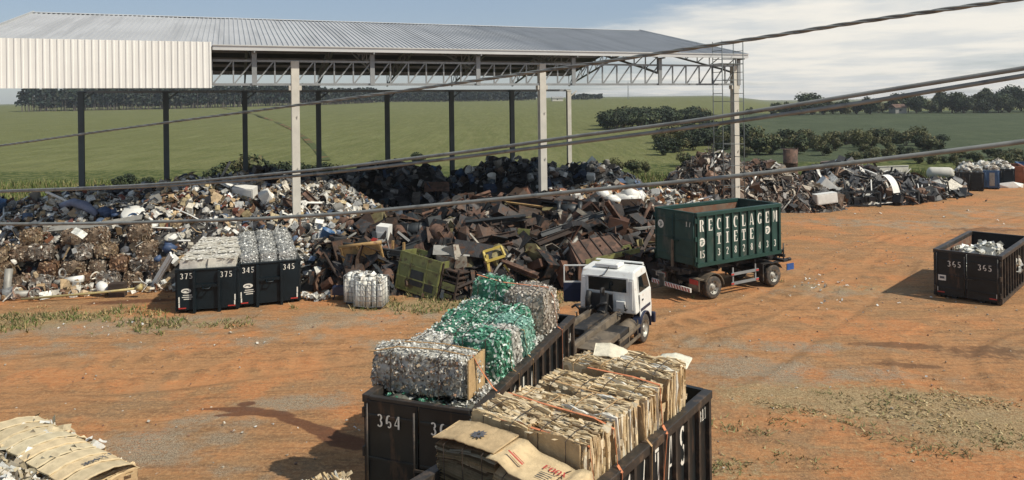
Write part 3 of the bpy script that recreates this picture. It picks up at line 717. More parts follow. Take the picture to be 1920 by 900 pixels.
rear(-.25, .72, 1.22, 1.93, .10, 'chassis', 'engine_cover')
rear(-.76, -.4, 1.38, 1.70, .14, 'white', 'expansion_tank')
mb = MB(); mb.tube([(-1.0, .75, 1.1), (-1.0, .75, 1.7), (-.96, .7, 2.0)], .11, 10); mb.build('air_intake', M['chassis'], truck)
mb = MB()
for k in range(16):
    a = (-1.0-random.random()*.25, random.uniform(-.95,.95), random.uniform(1.05,1.5)); b_ = (a[0]+random.uniform(-.1,.12), a[1]+random.uniform(-.45,.45), a[2]+random.uniform(-.25,.25))
    mb.tube([a, ((a[0]+b_[0])/2-.06, (a[1]+b_[1])/2, (a[2]+b_[2])/2+.05), b_], random.choice((.03,.045,.06)), 6)
for k in range(6): mb.cbox((-1.05, random.uniform(-.9,.9), random.uniform(1.1,1.4)), (.2, random.uniform(.12,.3), random.uniform(.12,.3)))
mb.build('hose_cluster', M['chassis'], truck)
mb = MB(); mb.cbox((-.25, .1, 3.03), (.75, .95, .13)); mb.cbox((-.25, .1, 3.105), (.6, .8, .03)); mb.build('roof_air_unit', M['cab'], truck, bevel=.03)
mb = MB(); mb.tube([(-.6, .0, 3.0), (-.8, -.02, 2.93), (-.9, .1, 2.72), (-.9, .3, 2.64)], .018, 6); mb.build('roof_hose', M['wire'], truck)
mb = MB(); mb.bar((.62, -.98, 3.0), (.62, .98, 3.0), .2, .04); mb.bar((.62,-1.0,2.9),(.62,-.98,3.0),.06); mb.build('sun_visor', M['cab'], truck)
# right door and window (side wall leans in above the waist)
def side_quad(x0, x1, z0_, z1_, s, d, mat, name, par=truck, top=None):
    yy = lambda z: s*(1.17-.11*max(0, (z-1.9)/1.0)+.004)
    xt0, xt1 = top or (x0, x1); vs = []
    for dd in (0, d):
        for x, z in ((x0,z0_),(x1,z0_),(xt1,z1_),(xt0,z1_)): vs.append((x, yy(z)+s*dd, z))
    mb = MB(); mb.add(vs, BOXF2); return mb.build(name, M[mat], par)
dr = side_quad(-.42, .98, 1.0, 1.92, -1, .02, 'cab', 'right_door')
side_quad(-.34, .86, 2.0, 2.62, -1, .012, 'glass', 'door_window', dr, (-.34, .62))
side_quad(-.2, -.05, 1.62, 1.68, -1, .045, 'chassis', 'handle', dr)
side_quad(-.34, .86, 1.2, 1.32, -1, .035, 'navy', 'door_trim', dr)
for x0_, x1_, z0_, z1_ in ((-.455,-.43,1.0,2.66),(.985,1.005,1.0,1.9),(-.43,.985,.985,.998)): side_quad(x0_, x1_, z0_, z1_, -1, .003, 'chassis', 'door_seam', dr)
side_quad(-.4, .9, 1.02, 2.66, 1, .006, 'chassis', 'door_opening', truck, (-.4, .66))
mb = MB(); mb.add([(1.115, -.98, 1.95), (1.115, .98, 1.95), (.76, .90, 2.82), (.76, -.90, 2.82)], [(0,1,2,3)]); mb.build('windscreen', M['glass'], truck)
mb = MB(); mb.box(1.12, 1.26, -1.18, 1.18, .42, .82); mb.build('bumper', M['navy'], truck, bevel=.04)
# open left door, hinged at the front pillar and swung out
od = MB(); od.box(0, 1.32, -.03, .03, 0, .86); d_ = od.build('open_door', M['navy'], truck, (.92, 1.19, 1.02), (0, 0, R(180-64)), bevel=.015)
wf_ = MB()
for a, b_ in (((.03,0,.86),(.03,0,1.0)),((.03,0,1.0),(.3,0,1.62)),((.3,0,1.62),(1.28,0,1.62)),((1.28,0,1.62),(1.28,0,.86))): wf_.bar(a, b_, .06, .05)
wf_.bar((.03,0,.885),(1.28,0,.885), .055, .06); wf_.build('window_frame', M['cab'], d_)
# mirrors
for s in (1, -1):
    mb = MB(); mb.cbox((1.0, s*1.50, 2.1), (.08, .2, .5)); mb.build('mirror', M['chassis'], truck, bevel=.03)
    mb = MB(); mb.tube([(.95, s*1.13, 2.45), (1.0, s*1.5, 2.4)], .018, 6); mb.tube([(1.05, s*1.16, 1.75), (1.0, s*1.5, 1.85)], .018, 6); mb.build('mirror_arm', M['chassis'], truck)

# the cab sits low and narrow over the front axle
for o in truck.children:
    if o.name.split('.')[0] in ('cab','rear_window','pillar_pressing','wall_pressing','engine_cover','expansion_tank','roof_air_unit','roof_hose','sun_visor','right_door','door_opening','windscreen','open_door','air_intake'):
        S_ = Matrix.Translation((0,0,1.1)) @ Matrix.Diagonal((.90,.93,.87,1)) @ Matrix.Translation((0,0,-1.1))
        o.matrix_local = S_ @ (Matrix.LocRotScale(o.location, o.rotation_euler, o.scale))
# ------------------------------------------------------------------ drawbar trailer with the green container
RA = math.atan2(.525, .85); r0 = G(1335, 559); r0 = Vector((r0.x, r0.y, 0)) + Vector((-math.sin(RA), math.cos(RA), 0))*1.12
tr = empty('drawbar_trailer', r0, RA, 'two axle drawbar trailer with dusty wheels carrying the green container', 'trailer')
for x in (0, 4.02):
    for y in (1.12, .80, -.80, -1.12): wheel(tr, (x, y, .5), .5, .27, 1 if y > 0 else -1)
mb = MB()
for s in (1, -1): mb.box(-1.35, 5.2, s*.45-.06, s*.45+.06, 1.08, 1.36)
for x in (-1.2, -.5, .6, 1.8, 3.0, 4.0, 5.1): mb.box(x-.06, x+.06, -1.0, 1.0, 1.2, 1.34)
for x in (0, 4.02): mb.lathe([(.1,-.95),(.1,.95)], 8, Mx((x,0,.5))); mb.box(x-.55, x+.55, -.6, .6, .62, .78); mb.box(x-.12, x+.12, -.55, .55, .78, 1.07)
mb.build('frame', M['chassis'], tr)
for s in (1, -1):
    mb = MB(); fender(mb, 0, .5, .60, *sorted((s*.70, s*1.28)), 5, 150); a, b_ = sorted((s*.70, s*1.28)); mb.box(-.95, -.64, a, b_, .92, .96); mb.box(-.97, -.93, a, b_, .45, .96); mb.build('rear_mudguard', M['dust'], tr)
    mb = MB(); a, b_ = sorted((s*.75, s*1.25)); mb.box(-1.0, -.975, a, b_, .72, .92); mb.build('tail_light', M['red'], tr)
    mb = MB(); fender(mb, 4.02, .5, .60, *sorted((s*.70, s*1.28)), 30, 110); a, b_ = sorted((s*.72, s*1.26)); mb.box(3.22, 3.28, a, b_, .35, 1.15); mb.box(3.28, 3.75, a, b_, 1.1, 1.15); mb.build('front_mudguard', M['chassis'], tr)
    mb = MB()
    for z in (.5, .92): mb.box(1.15, 2.95, s*1.22-.025, s*1.22+.025, z-.06, z+.06)
    for x in (1.3, 2.8): mb.box(x-.04, x+.04, s*1.17-.02, s*1.17+.02, .42, 1.2)
    mb.build('side_guard', M['steelgrey'], tr)
    rf = MB()
    for x in (1.2, 2.85):
        for z in (.5, .92): rf.box(x-.09, x+.09, s*1.255-.004, s*1.255+.004, z-.035, z+.035)
    rf.build('reflector', M['red'], tr)
mb = MB(); mb.box(-1.42, -1.36, -1.22, 1.22, .46, .64); bp = mb.build('rear_bumper', M['stencil'], tr)
for k in range(14):
    mb = MB(); y = -1.18+k*.171; mb.add([(-1.424, y, .47), (-1.424, y+.075, .47), (-1.424, y+.155, .63), (-1.424, y+.08, .63)], [(0,1,2,3)]); mb.build('bumper_stripe', M['red'], bp)
mb = MB(); mb.box(-1.41, -1.38, .35, .95, .82, 1.02); pl = mb.build('number_plate', M['rim'], tr)
mb = MB(); mb.box(-1.416, -1.412, .44, .86, .88, .96); mb.build('plate_mark', M['print'], pl)
mb = MB(); mb.bar((5.1,.4,.85),(6.6,0,.75),.1); mb.bar((5.1,-.4,.85),(6.6,0,.75),.1); mb.tube([(6.6,0,.75),(6.8,0,.75)],.09,8); mb.box(4.9,5.2,-1.1,1.1,1.0,1.1)
mb.tube([(5.6,-.2,.85),(5.7,-.5,1.5),(5.2,-.7,1.45)],.03,6); mb.build('drawbar', M['chassis'], tr)
mb = MB(); mb.box(5.0, 5.5, -1.22, -1.18, .62, .92); mb.build('blue_plate', M['blue'], tr)
mb = MB(); mb.box(5.15, 5.2, -1.2, 1.2, 1.1, 1.9) if False else mb.tube([(5.15,-.9,1.1),(5.15,-.9,1.85)],.035,6); mb.build('front_stake', M['chassis'], tr)
GLn, GW, GH = 5.55, 2.5, 2.42
gl = Vector((r0.x, r0.y, 1.42)) - Vector((math.cos(RA), math.sin(RA), 0))*1.08
CG = container('roll_off_container', 'tall dark green container with white stencil lettering, on the trailer', gl, RA, GLn, GW, GH, 'green', 'greenrib', 'rustin', 10, z0=.14)
pw = (GLn-.18)/10
def panel_x(i, wd): return .09+pw*(i+.5)-wd/2
for i, ch in enumerate('RECICLAGEM'): put_text(ch, CG, (panel_x(i, .27), -1.257, 1.62), (1,0,0), (0,0,1), .52, .8, .85)
for i, ch in enumerate('TIETE'): put_text(ch, CG, (panel_x(i+2, .27), -1.257, .98), (1,0,0), (0,0,1), .50, .8, .85)
for i, ch in enumerate('32828433'): put_text(ch, CG, (panel_x(i+2, .2), -1.257, .47), (1,0,0), (0,0,1), .32, .8, .85)
put_text('15', CG, (panel_x(0, .33), -1.257, .47), (1,0,0), (0,0,1), .32, .62, .85)
put_text('17', CG, (-.056, -.68, 1.82), (0,-1,0), (0,0,1), .26, .9, .8)
def roundel(origin, xd):
    d = disc_mb(.19).build('round_logo', M['stencil'], CG); d.matrix_local = letter_matrix(origin, xd, (0,0,1))
    mk = MB()
    for poly in ([(-.12,.05),(.06,.05),(.09,.09),(-.10,.09)], [(-.0,.03),(.045,.03),(-.05,-.14),(-.09,-.14)], [(.06,.01),(.12,.01),(.02,-.13),(-.02,-.13)]): mk.add([(a, b_, .004) for a, b_ in poly], [(0,1,2,3)])
    mk.build('logo_mark', M['greenink'], d)
roundel((panel_x(0, 0), -1.257, 1.16), (1,0,0)); roundel((panel_x(8, 0), -1.257, 1.28), (1,0,0)); roundel((-.056, .88, 1.75), (0,-1,0))
mb = MB(); mb.box(-.16, -.09, .02, .14, -.35, 1.15); mb.build('tail_post', M['dust'], CG)
# ------------------------------------------------------------------ bales
def card_bale_mesh(a, b, c, seed, pale=0., step=.038):
    """sheets of card pressed along x (depth a), width b, height c; wavy upper and side edges"""
    rd = random.Random(seed); mb = MB(); n = max(4, int(a/step)); ny, nz = (12, 4) if step < .05 else (8, 4)
    face = random.Random(seed*3+1)
    for i in range(n):
        x0 = -a/2+a*i/n; th = a/n*rd.uniform(.75, 1.02)
        kf = rd.uniform(.75, 1.2); col = [k*kf for k in rd.choice([(.62,.47,.27)]*6+[(.69,.55,.35)]*4+[(.72,.64,.48)]+[(.27,.19,.11)]*2)]
        if rd.random() < pale: col = [k*kf for k in (.60,.57,.49)]
        if i == 0: col = [.47,.335,.185] if pale < .7 else [.5,.47,.42]
        y0 = -b/2+rd.uniform(-.035,.03); y1 = b/2+rd.uniform(-.03,.035); zt = c+rd.uniform(-.045,.03); amp = rd.uniform(.008,.03); ph = rd.uniform(0,6)
        sk = rd.uniform(-.04,.04); vs = []
        for s in (0, 1):
            for k in range(nz+1):
                for j in range(ny+1):
                    y = y0+(y1-y0)*j/ny; z = zt*k/nz
                    wv = .03*math.sin(y*5+i*.35+seed)+.02*math.sin(z*7+seed*2+i*.2)
                    if k == nz: z += amp*math.sin(y*(7+3*amp*20)+ph)+rd.uniform(-.022,.022)
                    if j in (0, ny): y += rd.uniform(-.022,.022)
                    bul = .05*math.sin(math.pi*k/nz)*(1 if j not in (0,) else 0)
                    vs.append((x0+s*th+wv+sk*(k/nz)+rd.uniform(-.006,.006), y+ (bul*.3 if j == ny else -bul*.3 if j == 0 else 0), z))
        W_ = ny+1; S = (nz+1)*W_; fs = []
        for k in range(nz):
            for j in range(ny):
                p = k*W_+j; fs.append((p, p+W_, p+W_+1, p+1)); fs.append((S+p, S+p+1, S+p+W_+1, S+p+W_))
        for j in range(ny): p = nz*W_+j; fs.append((p, S+p, S+p+1, p+1))
        for k in range(nz):
            p = k*W_; fs.append((p, S+p, S+p+W_, p+W_)); p = k*W_+ny; fs.append((p, p+W_, S+p+W_, S+p))
        mb.add(vs, fs, col=col)
    # torn flaps on top and sides
    for k in range(int(170*b)):
        x = rd.uniform(-a/2, a/2); y = rd.uniform(-b/2, b/2); l = rd.uniform(.04,.18); h = rd.uniform(-.01,.035); d = rd.uniform(-.15,.15)
        kf = rd.uniform(.7,1.25); col = [q_*kf for q_ in rd.choice([(.52,.39,.22),(.60,.47,.29),(.66,.55,.38)] if pale < .7 else [(.62,.6,.55),(.5,.47,.42),(.68,.66,.6)])]
        mb.add([(x,y-l/2,c-.03),(x,y+l/2,c-.035),(x+d,y+l/2+rd.uniform(-.03,.03),c+h),(x+d,y-l/2,c+h*.6)], [(0,1,2,3)], col=col)
        if k % 2:
            s = rd.choice((-1, 1)); z = rd.uniform(.1,c)
            mb.add([(x,s*(b/2-.03),z-l/2),(x,s*(b/2-.03),z+l/2),(x+d,s*(b/2+h),z+l/2),(x+d,s*(b/2+h*.6),z-l/2)], [(0,1,2,3)], col=col)
    return mb
def add_wires(o, a, b, c, n, mat='wire', w_=.012):
    for k in range(n):
        y = -b/2+b*(k+.5)/n; mb = MB(); e = .055
        pts = [(-a/2-e,y,.0),(-a/2-e-.012,y,c*.5),(-a/2-e,y,c),(-a/2*.5,y,c+e+.01),(0,y+.01,c+e),(a/2*.5,y,c+e+.01),(a/2+e,y,c),(a/2+e,y,0)]
        mb.tube(pts, w_, 5); mb.build('baling_wire', M[mat], o)
def to_world(root, x, y, z):
    return Matrix.Translation(root.location) @ Matrix.Rotation(root.rotation_euler.z, 4, 'Z') @ Vector((x, y, z))
def flake_bale_mesh(a, b, c, seed, cols, n, size, core, face_cols=None, rough=.05):
    """pressed block of small crumpled pieces"""
    rd = random.Random(seed); mb = MB()
    # lumpy core
    nx, ny, nz = 6, 8, 6
    def surf(u, v_, ax, s):
        p = [0,0,0]; dims = (a, b, c); o = [k for k in range(3) if k != ax]
        p[ax] = s*dims[ax]/2; p[o[0]] = (u-.5)*dims[o[0]]; p[o[1]] = (v_-.5)*dims[o[1]]
        q_ = Vector(p); r_ = mnoise.noise(q_*2.2+Vector((seed*3.1,0,0)))*.09
        k = Vector((q_.x/(a/2), q_.y/(b/2), q_.z/(c/2)))
        f = (1-.085*max(0, abs(k.x)+abs(k.y)+abs(k.z)-1.65))*(1+.075*(1-k[o[0]]**2)*(1-k[o[1]]**2))
        return q_*f*(1+r_)*.975
    for ax, s in ((0,1),(0,-1),(1,1),(1,-1),(2,1)):
        g = 7; vs = [surf(i/g, j/g, ax, s) + Vector((0,0,c/2)) for i in range(g+1) for j in range(g+1)]
        mb.add([tuple(v_) for v_ in vs], [(i*(g+1)+j, (i+1)*(g+1)+j, (i+1)*(g+1)+j+1, i*(g+1)+j+1) for i in range(g) for j in range(g)], col=core)
    areas = [b*c, b*c, a*c, a*c, a*b]
    for k in range(n):
        f = rd.choices(range(5), areas)[0]; ax, s = ((0,1),(0,-1),(1,1),(1,-1),(2,1))[f]
        p = surf(rd.random(), rd.random(), ax, s)+Vector((0,0,c/2)); nr_ = Vector([s if i == ax else 0 for i in range(3)])
        d = (nr_*rd.uniform(.9,1.9)+Vector((rd.gauss(0,.55),rd.gauss(0,.55),rd.gauss(0,.55)))).normalized()
        x = d.orthogonal().normalized(); x = (x*math.cos(k)+d.cross(x)*math.sin(k)); y = d.cross(x)
        w_ = size*rd.uniform(.5,1.3); h = size*rd.uniform(.3,.9); fo = size*rd.uniform(-.35,.5); p = p+nr_*rd.uniform(-rough, rough)
        kf = rd.uniform(.65,1.35); col = [min(.9,q_*kf) for q_ in rd.choice(face_cols if (face_cols and ax == 0 and s < 0) else cols)]
        mb.add([tuple(p-x*w_-y*h), tuple(p+d*fo-y*h*.7), tuple(p+x*w_-y*h), tuple(p+x*w_*.9+y*h), tuple(p+d*fo+y*h), tuple(p-x*w_+y*h*.8)], [(0,1,4,5),(1,2,3,4)], col=col)
    return mb
def place(o, root, x, y, z, rz=0., tilt=(0,0)):
    o.location = to_world(root, x, y, z); o.rotation_euler = (tilt[0], tilt[1], root.rotation_euler.z+rz); return o

# cardboard bales in the near container: local x measured from its near end
CB = [ # x, y, z, depth, width, height, label
 (1.14, .58,1.80,.72,1.18,1.26,'cardboard bale with a dark printed flower on its top sheet, front left corner',0),
 (1.06,-.60,1.64,.78,1.15,1.22,'cardboard bale under a curved carton sheet with red print, front of the load',0),
 (2.06, .60,1.98,.80,1.16,1.26,'cardboard bale behind the flower printed one, left in its row',0),
 (2.08,-.58,1.95,.84,1.12,1.26,'cardboard bale behind the red printed carton, with a smooth tan front',0),
 (3.06, .60,1.86,.82,1.20,1.24,'cardboard bale crossed by an orange strap, middle of the load, left in its row',0),
 (3.10,-.60,1.95,.84,1.12,1.30,'cardboard bale with a pale upright carton edge at its right, middle of the load',.04),
 (4.08, .58,1.98,.80,1.16,1.14,'ragged cardboard bale next to the rail with white letters, next to last row',.04),
 (4.12,-.60,2.05,.84,1.14,1.24,'cardboard bale with bluish white scraps among its top edges',.14),
 (5.12, .56,2.16,.84,1.20,1.06,'flatter cardboard bale at the far left end of the load',.06),
 (5.12,-.58,2.16,.86,1.18,1.26,'cardboard bale at the far right end with a loose pale flap above it',.12)]
bales = []
for i, (x, y, z, a, b_, c, lab, pale) in enumerate(CB):
    mb = card_bale_mesh(a, b_, c, 31+i, pale) if i > 1 else card_bale_mesh(c, b_, a, 31+i, pale, .045)
    if i < 2: mb.v = [np.stack([v_[:,2]-a/2, v_[:,1], v_[:,0]+c/2], -1) for v_ in mb.v]; mb.c = [(k[0]*.8, k[1]*.76, k[2]*.72, 1) for k in mb.c]
    o = mb.build('cardboard_bale', M['card'])
    add_wires(o, a, b_, c, 3 if i < 2 else 2, 'cord' if i in (4, 5, 8) else 'wire', .008)
    place(o, C2, x, y, z, random.uniform(-.06,.06), (random.uniform(-.04,.04), random.uniform(-.04,.04)))
    tag(o, lab, 'bale', 'cardboard bales in the near black container'); bales.append(o)
# lower layer that carries them (only glimpsed between)
for i in range(5):
    for y in (.58, -.58):
        o = card_bale_mesh(1.1, 1.12, 1.55+.06*i, 70+i, .05, .09).build('cardboard_bale', M['card'])
        place(o, C2, .9+1.14*i, y, .24); tag(o, 'cardboard bale of the lower layer, mostly hidden inside the near black container', 'bale', 'lower cardboard bales in the near black container')
# cover cartons on the two front bales
def carton_sheet(name, pts, wid, parent, mat='card', col=(.50,.365,.205), th=.02, nseg=24):
    """curved carton: profile pts (y, z) along the bale width, run wid along x"""
    mb = MB(); P_ = []
    m_ = len(pts)-1
    for i in range(nseg+1):
        t_ = i/nseg*m_; k = min(int(t_), m_-1); f = t_-k; f = f*f*(3-2*f)*.5+f*.5
        P_.append((pts[k][0]*(1-f)+pts[k+1][0]*f, pts[k][1]*(1-f)+pts[k+1][1]*f))
    nx = 6; vs = []
    for s in (0, th):
        for i, (y, z) in enumerate(P_):
            for j in range(nx+1): vs.append((-wid/2+wid*j/nx+.006*math.sin(i*.4), y, z+s+.004*math.sin(i*1.7+j*.8)))
    W_ = nx+1; S = len(P_)*W_; fs = []
    for i in range(len(P_)-1):
        for j in range(nx):
            p = i*W_+j; fs += [(p, p+W_, p+W_+1, p+1), (S+p, S+p+1, S+p+W_+1, S+p+W_)]
    for i in range(len(P_)-1):
        for e in (0, nx): p = i*W_+e; fs.append((p, S+p, S+p+W_, p+W_))
    for j in range(nx):
        for e in (0, (len(P_)-1)*W_): p = e+j; fs.append((p, p+1, S+p+1, S+p))
    mb.add(vs, fs, col=col, smooth=True); o = mb.build(name, M[mat], parent); return o
t1 = carton_sheet('top_sheet', [(-.60,1.30),(-.2,1.33),(.2,1.36),(.66,1.30)], .72, bales[0], col=(.47,.34,.19))
fl = MB()
for k in range(10):
    a = 2*math.pi*k/10; c_, s_ = math.cos(a), math.sin(a)
    fl.add([(c_*.03-s_*.012, s_*.03+c_*.012, 0), (c_*.03+s_*.012, s_*.03-c_*.012, 0), (c_*.1+s_*.028, s_*.1-c_*.028, 0), (c_*.155, s_*.155, 0), (c_*.1-s_*.028, s_*.1+c_*.028, 0)], [(0,1,2,3,4)])
o = fl.build('flower_print', M['print'], t1); o.location = (-.05, -.08, 1.395); o.rotation_euler = (R(-2), 0, 0)
t2 = carton_sheet('carton_cover', [(.72,1.42),(.50,1.43),(.28,1.31),(.0,1.285),(-.20,1.27),(-.42,1.22),(-.58,1.29),(-.70,1.27),(-.78,1.05)], .86, bales[1], col=(.58,.44,.255))
def on_sheet(s, size, loc, rot, mat, adv=.7, wide=1., parent=t2):
    o = text_mb(s, size, adv, wide).build('print', M[mat], parent); o.location = loc; o.rotation_euler = rot; return o
on_sheet('FOOX', .13, (.02, -.04, 1.325), (R(0), R(4), R(-90)), 'redink', .66, 1.25)
ln = MB()
for k in range(4): ln.box(-.09-.055*k-.014, -.09-.055*k, -.36+.02*k, -.10, 0, .004)
ln.build('print', M['print'], t2).location = (.02, .02, 1.318)
ln = MB(); ln.box(0, .03, -.05, .26, 0, .004); ln.box(.05, .062, -.05, .2, 0, .004); o = ln.build('print', M['redink'], t2); o.location = (-.18, .24, 1.40); o.rotation_euler = (R(28), 0, 0)
# loose pale flap at the far end
o = carton_sheet('loose_carton', [(-.45,0),(-.2,.10),(.1,.13),(.42,.02)], .55, None, col=(.66,.60,.46)); place(o, C2, 5.75, .55, 3.15, .4, (.25,-.2)); tag(o, 'pale loose carton lying on top at the far end of the cardboard load', 'carton')
o = carton_sheet('loose_carton', [(-.5,-.12),(-.2,.02),(.1,.03),(.5,-.2)], .5, None, col=(.70,.66,.52)); place(o, C2, 5.62, -.72, 3.34, .15, (-.25,-.15)); tag(o, 'pale carton flap hanging over the far right corner of the cardboard load', 'carton')

# plastic bottle bales in 364
GREEN = [(.07,.25,.15),(.11,.33,.21),(.05,.17,.10),(.22,.45,.33),(.55,.64,.57),(.66,.68,.62)]
CLEAR = [(.62,.60,.53),(.70,.68,.61),(.48,.46,.40),(.78,.76,.69),(.34,.32,.27)]
MINT = [(.24,.46,.36),(.34,.56,.46),(.50,.66,.58),(.16,.34,.26)]
DARKMIX = [(.22,.19,.15),(.34,.30,.24),(.12,.10,.08),(.48,.44,.37),(.30,.22,.14),(.18,.18,.19),(.62,.58,.5),(.36,.28,.19),(.27,.16,.10)]
BROWNC = [(.40,.35,.28),(.55,.50,.43),(.25,.20,.16),(.66,.63,.56)]
PB = [ # x, y, z, a, b, c, palette, n, label
 (1.02, .40,2.42,.88,2.30,.88,CLEAR,2600,'big grey bale of mixed crushed bottles with a cardboard end, front of the bottle load',DARKMIX),
 (2.05, .65,2.25,.85,1.15,.95,CLEAR,1100,'clear bottle bale behind the big grey bale, far from the rail',None),
 (2.05,-.55,2.25,.95,1.12,1.18,GREEN,1500,'bright green bottle bale behind the cardboard end of the big grey bale',None),
 (2.95, .62,2.30,.85,1.15,.92,GREEN+CLEAR,1000,'green and clear mixed bottle bale on the far side, third row',None),
 (2.86,-.60,2.20,.62,1.05,1.14,CLEAR,1000,'narrow clear bottle bale between the bright green and the mint green ones',None),
 (3.80, .62,2.30,.85,1.15,1.00,GREEN,1000,'dark green bottle bale on the far side behind the mixed one',None),
 (3.62,-.60,2.25,.80,1.10,1.10,MINT,1200,'mint green bottle bale against the rail in front of the brownish one',None),
 (4.65, .62,2.35,.80,1.15,1.0,GREEN+CLEAR[:2],900,'low green and clear bottle bale on the far side, fifth row',None),
 (4.50,-.35,2.20,.70,.95,1.15,GREEN,900,'green bottle bale squeezed before the brownish clear bale',None),
 (5.75, .70,2.45,.95,1.05,1.32,GREEN,1100,'high dark green bottle bale at the far end of the load',None),
 (5.65,-.45,2.25,1.2,1.25,1.38,BROWNC,1700,'high brownish clear bottle bale at the far end by the rail',None)]
pb = []
for i, (x, y, z, a, b_, c, pal, n_, lab, fc) in enumerate(PB):
    core = [k*.8 for k in pal[0]]
    o = flake_bale_mesh(a, b_, c, 5+i, pal, int(n_*1.6), .048 if i in (2, 5, 8, 9) else .038, core, fc).build('bottle_bale', M['pet'])
    place(o, C364, x, y, z, random.uniform(-.05,.05), (random.uniform(-.03,.03), random.uniform(-.03,.03)))
    tag(o, lab, 'bale', 'plastic bottle bales in the long black container'); pb.append(o)
    add_wires(o, a, b_, c, 2, 'wire', .01)
# cardboard end of the front bale and tan straps
mb = MB()
for j in range(7):
    x = -.40+.13*j; mb.add([(x,-1.20,.03),(x+.115,-1.215,.03),(x+.12,-1.22,.83),(x+.01,-1.20,.85),(x,-1.23,.03),(x+.115,-1.245,.03),(x+.12,-1.25,.83),(x+.01,-1.23,.85)], [(0,1,2,3),(7,6,5,4),(0,4,5,1),(3,2,6,7),(0,3,7,4),(1,5,6,2)], col=jit((.48,.33,.17),.12))
mb.build('cardboard_end', M['card'], pb[0])
for k in (-.2, .2):
    mb = MB(); mb.tube([(k-.3,1.1,.84),(k-.1,.5,.95),(k,-.4,.95),(k+.05,-1.18,.87)], .016, 5); mb.build('baling_wire', M['cord'], pb[0])
# lower layer bales + loose bottles
for i in range(5):
    for y in (.56, -.56):
        if i == 0: continue
        o = flake_bale_mesh(1.1, 1.08, 1.95, 90+i, CLEAR+GREEN[:2], 500, .05, (.2,.22,.2)).build('bottle_bale', M['pet'])
        place(o, C364, .72+1.22*i, y, .24); tag(o, 'bottle bale of the lower layer, mostly hidden inside the long black container', 'bale', 'lower bottle bales in the long black container')
for y, lab, pal in ((.78,'low bale of green bottles in a carton under the big grey bale, left',GREEN+CLEAR[:1]),(.02,'low bale of green bottles in a carton under the big grey bale, middle',GREEN),(-.76,'low bale of clear bottles in a carton under the big grey bale, right',CLEAR)):
    o = flake_bale_mesh(.72, .70, 2.12, int(100+y*10), pal, 900, .05, (.12,.12,.1)).build('bottle_bale', M['pet'])
    mb = MB()
    mb.add([(-.42,-.33,1.6),(-.42,.33,1.6),(-.46,.35,2.06),(-.44,.1,2.1),(-.44,-.36,2.03),(-.40,-.33,1.6),(-.40,.33,1.6),(-.44,.35,2.06),(-.42,.1,2.1),(-.42,-.36,2.03)], [(0,1,2,3,4),(9,8,7,6,5),(2,7,8,3),(3,8,9,4),(1,6,7,2),(0,4,9,5)], col=(.27,.18,.095))
    mb.build('carton_flap', M['card'], o)
    place(o, C364, .55, y, .24); tag(o, lab, 'bale')
rd = random.Random(4); mb = MB()
for k in range(3600):
    x = rd.uniform(.75, 5.2); y = rd.uniform(-1.16, -.9) if k % 5 else rd.uniform(-1.1,1.1); z = 2.3+rd.uniform(0,.28)*(1-min(1, abs(y+1.05)/.35)) + rd.uniform(-.05,.06)
    if y < -.85: z = 2.28 + .28*rd.random()*min(1, (1.2+y)/.12)
    d = Vector((rd.gauss(0,1),rd.gauss(0,1),rd.gauss(0,1)+.8)).normalized(); u = d.orthogonal().normalized(); v_ = d.cross(u); s = rd.uniform(.02,.05); c0 = Vector((x,y,z)); fo = s*rd.uniform(-.5,.7)
    mb.add([tuple(c0-u*s-v_*s*.6), tuple(c0+d*fo-v_*s*.5), tuple(c0+u*s-v_*s*.6), tuple(c0+u*s+v_*s*.6), tuple(c0+d*fo+v_*s*.6), tuple(c0-u*s+v_*s*.5)], [(0,1,4,5),(1,2,3,4)], col=jit(rd.choice(CLEAR), .3))
o = mb.build('loose_bottles', M['pet']); o.location = C364.location; o.rotation_euler = C364.rotation_euler; o['kind'] = 'stuff'

# straps over the loads
def ribbon(name, label, pts, root, w_=.05, mat='strap', group=None):
    mb = MB(); P_ = [to_world(root, *p) for p in pts]
    for a, b_ in zip(P_, P_[1:]): mb.bar(a, b_, w_, .008, up=(0,0,1))
    o = mb.build(name, M[mat]); return tag(o, label, 'strap', group)
GS = 'tie down straps over the loads'
ribbon('load_strap', 'faded orange strap down from the cardboard end of the grey bottle bale', [(.95,-.80,3.30),(1.0,-.95,3.0),(1.05,-1.22,2.62),(1.08,-1.36,2.5),(1.08,-1.36,1.6)], C364, .05, 'strap', GS)
ribbon('load_strap', 'tan strap slanting down in front of the bright green bale', [(2.1,-.5,3.44),(2.2,-1.1,3.36),(2.25,-1.22,2.6),(2.3,-1.36,2.5),(2.3,-1.36,1.9)], C364, .035, 'cord', GS)
ribbon('load_strap', 'tan strap hanging beside the narrow clear bottle bale', [(3.2,-.6,3.3),(3.25,-1.15,3.2),(3.3,-1.22,2.6),(3.3,-1.36,2.5),(3.3,-1.36,1.9)], C364, .035, 'cord', GS)
ribbon('load_strap', 'bright orange strap over the brownish bottle bale at the far end', [(5.6,1.1,3.88),(5.6,.3,3.72),(5.6,-1.0,3.68),(5.65,-1.15,3.4),(5.68,-1.24,2.6),(5.72,-1.36,2.52),(5.72,-1.36,.9)], C364, .06, 'strap', GS)
ribbon('load_strap', 'orange strap slanting down to the rail by the ragged end of the second cardboard row', [(1.7,1.1,3.2),(1.7,.3,3.22),(1.75,-.6,3.2),(1.8,-1.13,3.14),(1.75,-1.24,2.6),(1.7,-1.37,2.52),(1.6,-1.37,1.6)], C2, .055, 'strap', GS)
ribbon('load_strap', 'long orange strap across the third cardboard row', [(2.7,1.15,3.22),(2.6,.2,3.24),(2.55,-.8,3.26),(2.55,-1.18,3.16),(2.5,-1.26,2.6),(2.45,-1.37,2.52),(2.4,-1.37,1.2)], C2, .05, 'strap', GS)
